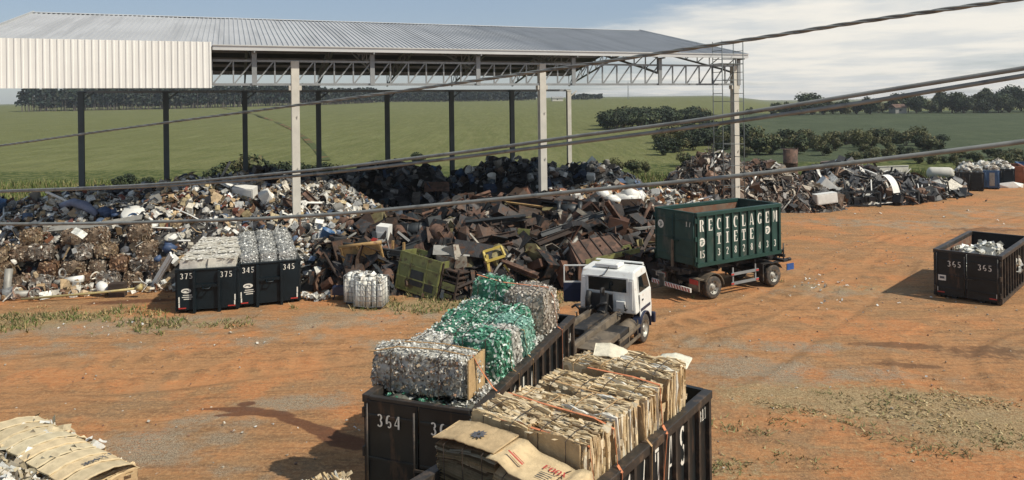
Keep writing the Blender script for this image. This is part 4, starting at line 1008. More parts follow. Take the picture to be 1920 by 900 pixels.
ribbon('load_strap', 'tan strap hanging over the rail past the letter A on the near container', [(3.5,.6,3.3),(3.5,-.6,3.28),(3.55,-1.18,3.2),(3.6,-1.26,2.62),(3.6,-1.37,2.52),(3.55,-1.37,1.1)], C2, .05, 'cord', GS)
ribbon('load_strap', 'pale orange strap slanting past the last white letter on the near container', [(4.4,.4,3.34),(4.4,-.6,3.36),(4.4,-1.16,3.32),(4.3,-1.26,2.62),(4.25,-1.37,2.5),(3.9,-1.37,1.0)], C2, .055, 'strap', GS)

# bales in 375 / 345
CAN = [(.50,.50,.47),(.62,.62,.58),(.34,.34,.32),(.70,.70,.66)]
PAPER = [(.58,.56,.50),(.46,.42,.35),(.66,.65,.60),(.36,.31,.25)]
can0 = None
for r_ in range(5):
    for j in range(3):
        if can0 is None: can0 = o = flake_bale_mesh(1.0, .78, 1.55, 3, CAN, 1500, .04, (.34,.34,.32)).build('can_bale', M['can'])
        else: o = can0.copy(); COL.objects.link(o)
        place(o, C345, .62+1.04*r_, (1-j)*.785, .80+.10*min(r_, 2)+(.0 if j else -.04), random.uniform(-.05,.05)+(math.pi if (r_+j) % 2 else 0))
        tag(o, ('pressed can bale in the front row of container 345, %s' % ('next to the white bales','dark gap at its left','by the shed column')[j]) if r_ == 0 else 'grey pressed can bale behind the front row in container 345', 'bale', 'grey can bales in container 345')
pap0 = None
for r_ in range(5):
    for j in range(2):
        if pap0 is None: pap0 = o = card_bale_mesh(.98, 1.1, 1.42, 11, .93, .05).build('paper_bale', M['card'])
        else: o = pap0.copy(); COL.objects.link(o)
        place(o, C375, .60+1.02*r_, (.5-j)*1.13, 0.80+.05*min(r_, 2), random.uniform(-.04,.04)+(math.pi if (r_+j) % 2 else 0))
        tag(o, ('whitish paper bale at the near end of container 375, %s' % ('left one','beside the can bales')[j]) if r_ == 0 else 'whitish paper bale behind the near pair in container 375', 'bale', 'whitish bales in container 375')
# white sacks in 365
for i, (x, y, z, s) in enumerate(((2.0,-.45,.7,.62),(2.35,.45,.95,.66),(3.1,-.2,1.15,.62),(2.9,.75,.8,.55),(3.5,-.75,.8,.55),(1.5,.3,.4,.55))):
    o = flake_bale_mesh(s*1.5, s*1.6, s*1.4, 140+i, [(.62,.60,.52),(.74,.72,.64),(.5,.46,.37),(.68,.66,.6)], 170, .17, (.64,.62,.55), None, .03).build('white_sack', M['plain'])
    place(o, C365, x, y, z, i*.7); tag(o, 'crumpled white sack among those heaped inside container 365', 'sack', 'white sacks in container 365')
# cardboard bales on the ground, lower left
LA = math.atan2(.57, -.82)
lref = empty('bale_stack_origin', G(262, 868, 2.15), LA)
LBL = ['tan bale at the right end of the stack with long curved carton on top','cardboard bale with pale flattened boxes on top in the lower left stack','cardboard bale at the far left end of the lower left stack','shredded white paper bale beside the curved cartons','crumpled whitish paper bale in the corner of the stack','mixed paper bale at the left picture edge']
for i, (x, y, pale, a) in enumerate(((.55,.62,.1,1.15),(1.85,.62,.3,1.2),(3.15,.62,.2,1.2),(.75,1.9,.8,1.2),(2.05,1.9,.75,1.2),(3.3,1.9,.5,1.2))):
    o = card_bale_mesh(a, 1.2, 2.05+random.uniform(-.06,.1), 200+i, pale).build('cardboard_bale' if i < 3 else 'paper_bale', M['card'])
    p = to_world(lref, x, y, 0); o.location = (p.x, p.y, 0); o.rotation_euler = (0, 0, LA+random.uniform(-.08,.08)); tag(o, LBL[i], 'bale', 'bales stacked on the ground at the lower left')
    if i < 3:
        for k in range(3):
            cs = carton_sheet('top_carton', [(-.62,2.0),(-.45,2.16),(-.1,2.26),(.3,2.27),(.62,2.2)], .40, o, col=jit((.56,.45,.28),.12)); cs.location = (-.38+.38*k, 0, .0+.02*k); cs.rotation_euler = (0, 0, random.uniform(-.08,.08))
    if i == 0:
        tx = text_mb('EXOOR', .13, .66, 1.2).build('print', M['print'], o); tx.location = (-.05, -.32, 2.325); tx.rotation_euler = (R(2), 0, R(90))
    else:
        rd = random.Random(i); mb = MB()
        for k in range(420 if i > 2 else 120):
            c0 = Vector((rd.uniform(-.6,.6), rd.uniform(-.6,.6), 2.1+rd.uniform(-.03,.14))); d = Vector((rd.gauss(0,1),rd.gauss(0,1),rd.gauss(0,.6)+.6)).normalized(); u = d.orthogonal().normalized(); v_ = d.cross(u); s = rd.uniform(.03,.13); fo = s*rd.uniform(-.6,.8)
            mb.add([tuple(c0-u*s-v_*s*.5), tuple(c0+d*fo-v_*s*.4), tuple(c0+u*s-v_*s*.6), tuple(c0+u*s+v_*s*.5), tuple(c0+d*fo+v_*s*.6), tuple(c0-u*s+v_*s*.5)], [(0,1,4,5),(1,2,3,4)], col=jit(rd.choice([(.62,.60,.54),(.5,.42,.28),(.7,.68,.62),(.4,.34,.25)]), .2))
        mb.build('paper_scraps', M['card'], o)
bpy.data.objects.remove(lref)
o = card_bale_mesh(.9, 1.1, 1.2, 260, .3).build('cardboard_bale', M['card']); p = G(628, 889, 1.25); o.location = (p.x, p.y-.45, 0); o.rotation_euler = (0,0,.5)
tag(o, 'pale cardboard bale just peeping in at the lower edge beside the long container', 'bale')
# ------------------------------------------------------------------ scrap heaps
HEAPS = {
 'mixed': [(-24,41.2,9,5.2,0,3.75),(-17.5,42,7.5,5.6,0,4.45),(-12.3,42,6,5.4,0,4.3),(-9.5,39,3.5,4,0,2.4),(-30,42.5,6,5,0,2.6)],
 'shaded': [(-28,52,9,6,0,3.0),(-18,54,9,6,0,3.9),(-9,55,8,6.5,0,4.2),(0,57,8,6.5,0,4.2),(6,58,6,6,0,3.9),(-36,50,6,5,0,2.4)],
 'rusty': [(-6.5,38.5,4.4,5,0,2.4),(-2,38.5,5.5,5.6,0,2.9),(3,40,5.5,5.4,0,3.0),(6.8,42.5,4.4,4.4,0,2.3),(-1,42.5,7,4,0,3.0)],
 'light': [(6,51,5.5,6,0,3.0),(10.5,50.5,4.6,4.8,0,2.5),(3,49,4.5,4,0,2.7),(9.5,46,3.2,3.2,0,1.7)],
 'wire': [(17,62,4.8,4.5,0,4.1),(21,62.5,4.5,4.2,0,3.4),(23.5,61,3.8,3.2,0,1.8),(19,60.5,4.5,3,0,2.6)],
 'frames': [(29.5,65.5,4.6,4,0,2.9),(34,66.5,4.5,3.6,0,1.7),(38,68.5,4,3,0,.9),(32,64,3.4,2.6,0,1.2)],
}
def hh(name, x, y):
    z = 0
    for cx, cy, rx, ry, an, h in HEAPS[name]:
        d = ((x-cx)/rx)**2+((y-cy)/ry)**2
        if d < 1: z = max(z, h*(1-d)**(.55 if name == 'mixed' else .75))
    if z > .02: z *= .86+.28*(mnoise.noise(Vector((x*.55, y*.55, 3)))*.5+.5)+.10*mnoise.noise(Vector((x*1.5,y*1.5,9)))
    return z
def H_all(x, y): return max(hh(k, x, y) for k in HEAPS)
def HIT(px, py):
    u, v_ = ray(px, py)
    Y = 28.
    while Y < 80:
        if EYE+v_*Y/FPX <= H_all(u*Y/FPX, Y): break
        Y += .1
    return Vector((u*Y/FPX, Y, EYE+v_*Y/FPX))
def normal(name, x, y, e=.3):
    return Vector((hh(name,x-e,y)-hh(name,x+e,y), hh(name,x,y-e)-hh(name,x,y+e), 2*e)).normalized()
# small scrap shapes in unit size
def ico():
    t_ = (1+5**.5)/2
    v = [(-1,t_,0),(1,t_,0),(-1,-t_,0),(1,-t_,0),(0,-1,t_),(0,1,t_),(0,-1,-t_),(0,1,-t_),(t_,0,-1),(t_,0,1),(-t_,0,-1),(-t_,0,1)]
    f = [(0,11,5),(0,5,1),(0,1,7),(0,7,10),(0,10,11),(1,5,9),(5,11,4),(11,10,2),(10,7,6),(7,1,8),(3,9,4),(3,4,2),(3,2,6),(3,6,8),(3,8,9),(4,9,5),(2,4,11),(6,2,10),(8,6,7),(9,8,1)]
    return np.array(v)/3.8, f
ICV, ICF = ico()
BXV = np.array([(-.5,-.5,-.5),(.5,-.5,-.5),(.5,.5,-.5),(-.5,.5,-.5),(-.5,-.5,.5),(.5,-.5,.5),(.5,.5,.5),(-.5,.5,.5)])
def sh_box(r): return BXV*(1, r.uniform(.3,.9), r.uniform(.2,.7)), BOXF
def sh_plate(r): return BXV*(1, r.uniform(.35,.9), .04), BOXF
def sh_bent(r):
    a = r.uniform(.15,.6); w_ = r.uniform(.3,.8); b_ = r.uniform(-.2,.2)
    v = [(-.5,-w_/2,0),(-.15,-w_/2,a),(.2,-w_/2,a*.7),(.5,-w_/2,b_),(-.5,w_/2,.05),(-.15,w_/2,a*1.1),(.2,w_/2,a*.6),(.5,w_/2,b_+.05)]
    v2 = [(x, y, z-.03) for x, y, z in v]
    return np.array(v+v2), [(0,1,5,4),(1,2,6,5),(2,3,7,6),(12,13,9,8),(13,14,10,9),(14,15,11,10),(0,8,9,1),(1,9,10,2),(2,10,11,3),(4,5,13,12),(5,6,14,13),(6,7,15,14)]
def sh_rod(r):
    k = r.uniform(-.18,.18); t_ = r.uniform(.015,.045); v = []
    for x, z in ((-.5,0),(0,k),(.5,0)):
        for a in range(4): v.append((x, t_*math.cos(a*math.pi/2+.5), z+t_*math.sin(a*math.pi/2+.5)))
    return np.array(v), [(i*4+j, i*4+(j+1) % 4, i*4+4+(j+1) % 4, i*4+4+j) for i in (0,1) for j in range(4)]+[(3,2,1,0),(8,9,10,11)]
def sh_angle(r):
    w_ = r.uniform(.06,.14); t_ = .02; v = []
    for x in (-.5,.5): v += [(x,0,0),(x,w_,0),(x,w_,t_),(x,t_,t_),(x,t_,w_),(x,0,w_)]
    return np.array(v), [(0,1,2,3,4,5)[::-1],(6,7,8,9,10,11)]+[(i,(i+1) % 6,6+(i+1) % 6,6+i) for i in range(6)]
def sh_lump(r):
    return ICV*(1.,r.uniform(.5,1),r.uniform(.35,.9))*(1+np.array([[r.uniform(-.3,.3)] for _ in range(12)])), ICF
def sh_drum(r):
    n = 9; hl = r.uniform(.4,.8); v = [(s*hl*.6, .3*math.cos(2*math.pi*j/n), .3*math.sin(2*math.pi*j/n)) for s in (-1,1) for j in range(n)]
    return np.array(v), [(j,(j+1) % n,n+(j+1) % n,n+j) for j in range(n)]+[tuple(range(n-1,-1,-1)),tuple(range(n,2*n))]
def sh_ring(r):
    n, m_ = 10, 3; v = []; th = r.uniform(.05,.1)
    for i in range(n):
        a = 2*math.pi*i/n
        for j in range(m_): b_ = 2*math.pi*j/m_; v.append(((.45+th*math.cos(b_))*math.cos(a), (.45+th*math.cos(b_))*math.sin(a), th*math.sin(b_)))
    return np.array(v), [(i*m_+j, ((i+1) % n)*m_+j, ((i+1) % n)*m_+(j+1) % m_, i*m_+(j+1) % m_) for i in range(n) for j in range(m_)]
def heap(name, oname, n, smin, smax, shapes, pal, mat, seed, core, up=.55, spow=1.6):
    r = random.Random(seed); mb = MB()
    xs = [c[0]-c[2] for c in HEAPS[name]]; xe = [c[0]+c[2] for c in HEAPS[name]]; y0 = min(c[1]-c[3] for c in HEAPS[name]); y1 = max(c[1]+c[3] for c in HEAPS[name]); x0, x1 = min(xs), max(xe)
    st = .5; nx = int((x1-x0)/st)+2; ny = int((y1-y0)/st)+2
    vs = []; zz_ = []
    for j in range(ny):
        for i in range(nx):
            x, y = x0-st/2+i*st, y0-st/2+j*st; z = hh(name, x, y); zz_.append(z); vs.append((x, y, z-.12+(r.uniform(-.12,.12) if z > .1 else 0)))
    fs = []
    for j in range(ny-1):
        for i in range(nx-1):
            k = j*nx+i
            if max(zz_[k], zz_[k+1], zz_[k+nx], zz_[k+nx+1]) > .05: fs.append((k, k+1, k+nx+1, k+nx))
    mb.add(vs, fs, col=core)
    keys = [s for s, w_ in shapes]; wt = [w_ for s, w_ in shapes]; c = 0
    cl = [r.random() for _ in range(64)]
    while c < n:
        x, y = r.uniform(x0-.5, x1+.5), r.uniform(y0-.5, y1+.5); z = hh(name, x, y)
        if z < .06 and r.random() > .02: continue
        v, f = r.choices(keys, wt)[0](r)
        s = smin+(smax-smin)*r.random()**spow*(1.25 if f is not ICF else 1)
        if z < .06: s = min(s, .22)
        nv = (normal(name, x, y)+Vector((r.gauss(0,up), r.gauss(0,up), r.gauss(0,up)))).normalized()
        Q = nv.to_track_quat('Z', 'Y').to_matrix() @ Matrix.Rotation(r.uniform(0, 6.28), 3, 'Z')
        A = np.array(Q)*s
        vv = v @ A.T + np.array((x, y, max(z, .05)+r.uniform(-.08, .16)))
        low = vv[:, 2].min()
        if low < -.05 and z < .3: vv[:, 2] -= low
        # patches of one kind of waste lie together
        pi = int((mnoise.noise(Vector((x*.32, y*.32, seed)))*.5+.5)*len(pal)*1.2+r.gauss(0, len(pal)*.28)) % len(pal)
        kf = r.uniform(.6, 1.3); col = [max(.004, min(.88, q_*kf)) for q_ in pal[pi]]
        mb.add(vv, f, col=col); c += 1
    o = mb.build(oname, M[mat]); o['kind'] = 'stuff'; return o
W1 = (.62,.60,.54); W2_ = (.50,.46,.38); TAN = (.40,.29,.17); GRY = (.26,.26,.25); DK = (.04,.04,.042); BRN = (.16,.09,.055); BLU = (.06,.13,.26); RST = (.20,.085,.045); ORG = (.42,.17,.06); BLK = (.015,.016,.017)
MIXP = [(.74,.72,.66),W1,TAN,GRY,W2_,BRN,DK,W1,TAN,W2_,GRY,(.66,.65,.6),TAN,DK,BRN,(.52,.38,.22),W2_,GRY,W1,(.09,.13,.2),(.45,.36,.2),(.70,.69,.65),BRN,(.26,.09,.06)]
ALLS = [(sh_box,2),(sh_plate,3),(sh_bent,4),(sh_rod,3),(sh_lump,4),(sh_drum,.8),(sh_ring,.5),(sh_angle,1)]
heap('mixed', 'mixed_scrap', 15000, .07, .5, [(sh_box,.3),(sh_plate,1.5),(sh_bent,6),(sh_rod,7),(sh_lump,4),(sh_drum,.4),(sh_ring,.5),(sh_angle,1.5)], MIXP, 'scrap', 1, (.05,.045,.04))
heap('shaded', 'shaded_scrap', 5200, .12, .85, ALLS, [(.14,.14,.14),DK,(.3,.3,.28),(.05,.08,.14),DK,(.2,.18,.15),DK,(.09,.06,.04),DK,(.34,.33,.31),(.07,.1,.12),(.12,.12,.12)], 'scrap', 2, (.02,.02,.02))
heap('rusty', 'rusty_scrap', 3000, .15, 1.5, [(sh_box,1.2),(sh_plate,3.5),(sh_bent,4),(sh_rod,5),(sh_lump,2),(sh_drum,.6),(sh_ring,.6),(sh_angle,6)], [(.11,.055,.035),(.08,.05,.034),BLK,DK,(.13,.06,.035),BLK,(.07,.045,.03),(.09,.08,.072),BLK,DK,(.17,.10,.065),(.045,.038,.034),(.06,.04,.028),DK,(.2,.17,.08),BLK,(.3,.27,.22),DK,(.10,.06,.04)], 'rust', 3, (.012,.011,.01), .7, 2.0)
heap('light', 'pale_scrap', 6000, .08, .6, ALLS, [W1,W2_,W1,TAN,BRN,(.7,.68,.62),RST,W2_,ORG,TAN,W1,BRN,GRY,ORG], 'scrap', 4, (.06,.05,.04))
heap('wire', 'wire_scrap', 6500, .15, 1.0, [(sh_rod,13),(sh_bent,2),(sh_ring,2),(sh_lump,.6),(sh_angle,3),(sh_plate,.5)], [BRN,(.2,.18,.16),(.33,.28,.22),DK,BRN,(.42,.36,.28),(.18,.12,.08),DK,(.14,.13,.12),(.36,.31,.25),(.10,.07,.05)], 'scrap', 5, (.03,.025,.02), .8)
heap('frames', 'frame_scrap', 3800, .12, 1.5, [(sh_rod,12),(sh_bent,2),(sh_plate,.7),(sh_box,.4),(sh_angle,5),(sh_ring,1.5),(sh_lump,.8)], [W1,BLK,DK,(.12,.12,.12),BRN,DK,W2_,BLK,(.22,.14,.09),DK,(.07,.07,.07),BLK], 'scrap', 6, (.02,.02,.02), .7)

# ------------------------------------------------------------------ wall of pressed scrap bales on the left
cubes = []
CP = [[(.30,.22,.15),(.42,.34,.25),(.2,.13,.085),(.5,.44,.35)],[(.34,.31,.27),(.46,.42,.36),(.22,.19,.16),(.56,.53,.47)],[(.24,.13,.07),(.34,.21,.12),(.15,.09,.06),(.44,.33,.22)],[(.26,.22,.18),(.17,.14,.11),(.38,.33,.27),(.62,.58,.5)],[(.40,.30,.19),(.28,.17,.09),(.52,.42,.29),(.2,.15,.11)]]
def cube_mesh(k): return flake_bale_mesh(.93, .90, .72, 300+k, CP[k], 260, .085, [c*.62 for c in CP[k][0]], None, .035)
for k in range(5): cubes.append(cube_mesh(k))
protos = []
b0 = G(-40, 556); b1 = G(318, 536); dv = (b1-b0); Lw = dv.length; dv.normalize(); nv_ = Vector((-dv.y, dv.x, 0)); wang = math.atan2(dv.y, dv.x)
r = random.Random(9)
for row in range(4):
    x = .4 + (.35 if row % 2 else 0)
    while x < Lw-.2-.15*row:
        if not (row >= 3 and r.random() < .3) and not (row > 0 and r.random() < .12):
            k = r.randrange(5)
            if k >= len(protos): 
                k = len(protos); protos.append(cubes[k].build('scrap_cube', M['cube'])); o = protos[k]
            else: o = protos[k].copy(); COL.objects.link(o)
            p = b0+dv*x+nv_*(.5+.30*row+r.uniform(-.22,.22))
            s = r.uniform(.84,1.12); o.scale = (s, s*r.uniform(.85,1.12), r.uniform(.88,1.08))
            o.location = (p.x, p.y, .70*row-.02+(r.uniform(-.06,.05) if row else 0)); o.rotation_euler = (r.uniform(-.16,.16), r.uniform(-.16,.16), wang+r.choice((0,math.pi,math.pi/2,-math.pi/2))+r.uniform(-.2,.2))
            tag(o, 'rust brown pressed scrap cube in the stacked wall left of the black containers', 'scrap cube', 'pressed scrap cubes stacked in a wall')
        x += r.uniform(.90,1.16)

mb = MB(); r = random.Random(21)
for k in range(470):
    u_ = r.uniform(0, Lw+.6); z = r.random()**1.4*3.1; p = b0+dv*u_+nv_*(-.25+z*.42+r.gauss(0,.22))
    if k < 380: z = r.uniform(0,.12); p = b0+dv*u_+nv_*(-r.random()*1.3)
    v,f = r.choice((sh_rod,sh_rod,sh_bent,sh_bent,sh_lump,sh_plate,sh_angle,sh_ring))(r); s = r.uniform(.08,.45) if f is ICF else r.uniform(.12,.8)*(r.random()*.7+.3)
    vv = v*s; A = np.array(Euler((r.uniform(-1.2,1.2),r.uniform(-1.2,1.2),r.uniform(0,6.28))).to_matrix()); vv = vv @ A.T; lo = vv[:,2].min(); zc = max(z, -lo)
    mb.add(vv+np.array((p.x,p.y,zc)), f, col=jit(r.choice([W1,W2_,TAN,BRN,GRY,(.3,.22,.13),W1,RST,(.7,.68,.6)]),.25))
o = mb.build('wall_debris', M['scrap']); o['kind'] = 'stuff'
# ------------------------------------------------------------------ single pieces
def item(name, label, cat, mb, mat, loc, rot=(0,0,0), group=None):
    return tag(mb.build(name, M[mat] if isinstance(mat, str) else [M[k] for k in mat], None, loc, rot), label, cat, group)
def part(mb, name, mat, parent, loc=None, rot=None): return mb.build(name, M[mat], parent, loc, rot)
# yellow green machine housing at the foot of the rusty heap
hb = G(795, 552); YG = (.30,.34,.09)
PM_y = M['ygreen'] = PM('yellow green paint', (.19,.20,.07), .55, 0, .3, 2, (.09,.07,.035), .44, 3)
M['tanpaint'] = PM('ochre paint', (.40,.25,.10), .6, 0, .25, 2, (.18,.09,.045), .40, 3)
M['yellow'] = PM('yellow paint', (.46,.35,.075), .6, 0, .2, 3, (.25,.13,.05), .36, 5)
M['rustflat'] = PM('flat rust', (.15,.083,.056), .8, .1, .4, 1.5, (.065,.04,.028), .48, 2.5, bump=.2, bscale=8)
M['darkrust'] = PM('dark rust', (.055,.038,.029), .75, .1, .4, 1.5, (.11,.058,.035), .40, 2.5, bump=.2, bscale=8)
M['charcoal'] = PM('charcoal paint', (.028,.032,.034), .5, 0, .3, 2, (.07,.06,.05), .36, 3)
M['greysheet'] = PM('grey sheet', (.30,.29,.26), .55, .2, .25, 2, (.16,.12,.09), .36, 3)
hs = empty('machine_housing', hb, R(-28), 'dented yellow green machine housing tipped at the foot of the rusty heap', 'machine housing')
def shell(x0,x1,y0,y1,z0_,z1_,t_=.05, open_top=True):
    mb = MB(); mb.box(x0,x1,y0,y0+t_,z0_,z1_); mb.box(x0,x1,y1-t_,y1,z0_,z1_); mb.box(x0,x0+t_,y0+t_+.003,y1-t_-.003,z0_,z1_-.004); mb.box(x1-t_,x1,y0+t_+.003,y1-t_-.003,z0_,z1_-.004); mb.box(x0+t_+.003,x1-t_-.003,y0+t_+.003,y1-t_-.003,z0_,z0_+t_); return mb
o = part(shell(-1.3,1.0,-.55,.75,0,1.75), 'housing_body', 'ygreen', hs, (0,0,.05), (R(-6),R(9),0))
mb = MB(); mb.box(-.55,.15,-.575,-.553,.35,1.05); mb.box(.3,.75,-.575,-.553,.25,.6); part(mb, 'opening', 'charcoal', o)
mb = MB()
for z in (.02,.6,1.2,1.7): mb.box(-1.3,1.0,-.60,-.578,z,z+.05)
for x in (-1.28,-.66,.22,.93): mb.box(x,x+.06,-.59,-.556,0.08,1.69)
part(mb, 'edge_frame', 'ygreen', o)
mb = MB()
for k in range(6): mb.box(1.05,1.9,-.45+.02*k,.5,.2+.24*k,.26+.24*k)
mb.box(1.02,1.08,-.5,-.42,.0,1.7); mb.box(1.85,1.92,-.5,-.42,.0,1.6); part(mb, 'slatted_side', 'darkrust', o)
mb = MB(); mb.cbox((1.5,-.47,.75),(.7,.03,.3)); mb.cbox((1.45,-.47,.35),(.6,.03,.14)); part(mb, 'yellow_slat', 'ygreen', o)
# tan tailgate
p = G(690, 545); o = empty('lorry_tailgate', p, R(-12), 'ochre steel tailgate standing behind the white filled wire cages', 'tailgate')
mb = MB(); mb.box(-1.05,1.0,-.05,.05,.6,2.15); part(mb, 'panel', 'tanpaint', o, (0,.4,.1), (R(14),R(-8),0))
mb = MB()
for z in (.62,1.15,1.65): mb.box(-1.05,1.0,-.09,-.053,z,z+.09)
for x in (-1.05,-.2,.9): mb.box(x,x+.1,-.12,-.092,.6,2.15)
mb.tube([(-1.1,0,2.17),(1.05,0,2.17)],.1,8); part(mb, 'bracing', 'tanpaint', o, (0,.4,.1), (R(14),R(-8),0))
mb = MB()
for s in (0,.55): mb.bar((1.1,.2,1.0+s),(1.7,.35,.9+s),.08)
mb.bar((1.15,.2,.8),(1.35,.2,2.1),.1); mb.bar((1.7,.3,.7),(1.85,.3,1.95),.1); part(mb, 'hinge_frame', 'tanpaint', o, (0,.2,.1), (0,R(-6),0))
# two wire cages with white plastics
for i, (px, py, w_, lab) in enumerate(((672,566,.95,'wire cage packed with white plastics, partly behind its wider neighbour'),(697,574,1.25,'wider sagging wire cage packed with white plastics before the ochre tailgate'))):
    p = G(px, py); c = empty('wire_cage', p, R(-8), lab, 'cage', 'wire cages of white plastics'); d = .95; h = 1.15
    rr_ = random.Random(400+i); mb = MB(); nx_, ny_ = (5, 4) if w_ > 1 else (4, 4)
    for a in range(nx_):
        for b_ in range(ny_):
            x = -w_*.40+w_*.80*a/(nx_-1)+rr_.uniform(-.02,.02); y = -d*.38+d*.76*b_/(ny_-1); hz_ = h+rr_.uniform(-.12,.16); q_ = rr_.uniform(.115,.15)
            mb.tube([(x,y,.1),(x+rr_.uniform(-.03,.03),y,.55),(x+rr_.uniform(-.04,.04),y+rr_.uniform(-.03,.03),hz_)], [q_,q_*1.06,q_*.8], 8, col=jit((.68,.66,.59),.12))
    for k in range(26):
        v,f = sh_bent(rr_); mb.add(v*rr_.uniform(.15,.35), f, Mx((rr_.uniform(-w_*.4,w_*.4),rr_.uniform(-d*.4,d*.4),h+rr_.uniform(-.05,.12)),(rr_.uniform(-1,1),rr_.uniform(-1,1),rr_.uniform(0,6))), col=jit((.7,.68,.62),.12))
    part(mb, 'plastic_filling', 'plain', c)
    mb = MB()
    for k in range(6):
        z = .12+h*k/5; q_ = .03*math.sin(k*2.1)
        mb.tube([(-w_/2,-d/2,z),(0,-d/2-.04,z+q_-.03),(w_/2,-d/2,z),(w_/2,d/2,z),(-w_/2,d/2,z),(-w_/2,-d/2,z)], .014, 5)
    for k in range(7):
        x = -w_/2+w_*k/6; mb.tube([(x,-d/2-.02,.1),(x+.02,-d/2-.05,.6),(x,-d/2-.01,h+.12)], .011, 5)
    for k in range(5):
        y = -d/2+d*k/4; mb.tube([(w_/2+.01,y,.1),(w_/2+.02,y,h+.1)], .011, 5); mb.tube([(-w_/2-.01,y,.1),(-w_/2-.02,y,h+.1)], .011, 5)
    part(mb, 'wire_mesh', 'steelgrey', c)
    mb = MB(); mb.cbox((-w_/2+.15,-d/2+.1,.05),(.16,.16,.1)); mb.cbox((w_/2-.15,-d/2+.1,.05),(.16,.16,.1)); mb.cbox((-w_/2+.15,d/2-.1,.05),(.16,.16,.1)); mb.cbox((w_/2-.15,d/2-.1,.05),(.16,.16,.1)); part(mb, 'foot', 'chassis', c)
# larger recognisable pieces of the heaps
def drum_mb(r_, h, bands=2):
    mb = MB(); pr = [(0,-h/2),(r_,-h/2),(r_*1.02,-h/2+.03)]
    for k in range(bands): y = -h/2+h*(k+1)/(bands+1); pr += [(r_,y-.04),(r_*1.05,y),(r_,y+.04)]
    pr += [(r_*1.02,h/2-.03),(r_,h/2),(r_*.96,h/2-.03),(0,h/2-.03)]; mb.lathe(pr, 20); return mb
def ibeam_mb(L, h=.3, w_=.2, t_=.03):
    mb = MB(); mb.box(-L/2,L/2,-w_/2,w_/2,0,t_); mb.box(-L/2,L/2,-t_/2,t_/2,t_+.001,h-t_-.001); mb.box(-L/2,L/2,-w_/2,w_/2,h-t_,h); return mb
def corr_mb(L, w_, n_=9, a=.05):
    mb = MB(); vs = []
    for s in (0,-.012):
        for i in range(n_*2+1):
            y = -w_/2+w_*i/(n_*2); z = a*(i % 2)+s
            vs += [(-L/2,y,z),(0,y,z+.03),(L/2,y,z)]
    m_ = (n_*2+1)*3; fs = []
    for i in range(n_*2):
        for k in (0,1): p = i*3+k; fs += [(p,p+1,p+4,p+3),(m_+p,m_+p+3,m_+p+4,m_+p+1)]
    for k in (0,1):
        for e in (0,n_*6): p = e+k; fs.append((p,m_+p,m_+p+1,p+1))
    for i in range(n_*2):
        for e in (0,2): p = i*3+e; fs.append((p,p+3,m_+p+3,m_+p))
    mb.add(vs, fs); return mb
def trough_mb(L, w_, h, t_=.05): return shell(-L/2,L/2,-w_/2,w_/2,0,h,t_)
def lean(px, py, dz=.1, dy=0): p = HIT(px, py); return Vector((p.x, p.y-dy, p.z+dz))
item('fuel_tank', 'black ribbed fuel tank lying on the rusty heap above the yellow green housing', 'tank', (lambda mb: (mb.tube([(-.75,0,0),(.75,0,0)],.36,16), mb.tube([(-.35,0,0),(-.27,0,0)],.375,16), mb.tube([(.27,0,0),(.35,0,0)],.375,16), mb)[3])(MB()), 'charcoal', lean(778,440,.25), (0,R(-2),R(-6)))
item('oil_drum', 'rusty oil drum lying beside the black fuel tank on the heap', 'drum', drum_mb(.36,.95), 'rustflat', lean(826,447,.2), (R(20),R(15),R(58)))
item('oil_drum', 'small rust red drum with an open end, left on the rusty heap', 'drum', drum_mb(.30,.7), 'rustflat', lean(650,425,.15), (R(10),R(10),R(72)))
item('corrugated_sheet', 'grey corrugated sheet lying flat right of the yellow green housing', 'metal sheet', corr_mb(1.7,1.0), 'greysheet', lean(848,477,.25,.4), (R(14),R(4),R(4)))
o = empty('roof_hatch', lean(820,368,.35,.3), R(6), 'brown ribbed roof panel on a post above the middle of the heaps', 'roof panel'); part(corr_mb(1.75,1.1,12,.04), 'ribbed_panel', 'rustflat', o, (0,0,.35), (R(30),0,0)); mb = MB(); mb.bar((.1,.1,-1.0),(.1,.1,.3),.12); part(mb, 'post', 'darkrust', o)
o = empty('steel_trough', lean(998,402,.3,.2), R(-14), 'long rusty steel trough lying across the top of the rusty heap', 'trough'); part(trough_mb(3.0,.8,.42), 'trough_body', 'darkrust', o, (0,0,.1), (R(24),R(6),0)); mb = MB(); mb.box(-1.52,1.52,-.47,-.412,.36,.46); part(mb, 'front_edge', 'tanpaint', o, (0,0,.1), (R(24),R(6),0))
mb = MB(); [mb.bar((x,-.3,.1),(x+.12,-.35,-1.3),.12) for x in (-1.0,.6,1.3)]; part(mb, 'leg_frame', 'rustflat', o)
o = empty('hose_reel', lean(1068,405,.35,.2), R(-10), 'charcoal drum with two thick flanges on top of the rusty heap', 'reel'); mb = MB(); mb.lathe([(0,-.5),(.30,-.5),(.30,.5),(0,.5)],18, Matrix.Rotation(R(90),4,'Z')); part(mb,'drum','charcoal',o)
for s in (-.55,.55): mb = MB(); mb.lathe([(0,-.09),(.44,-.09),(.44,.09),(0,.09)],18, Matrix.Translation((s,0,0)) @ Matrix.Rotation(R(90),4,'Z')); part(mb,'flange','charcoal',o)
mb = MB(); mb.bar((.1,-.3,-.2),(-.5,-.7,-1.0),.24,.2); part(mb,'support_arm','greysheet',o)
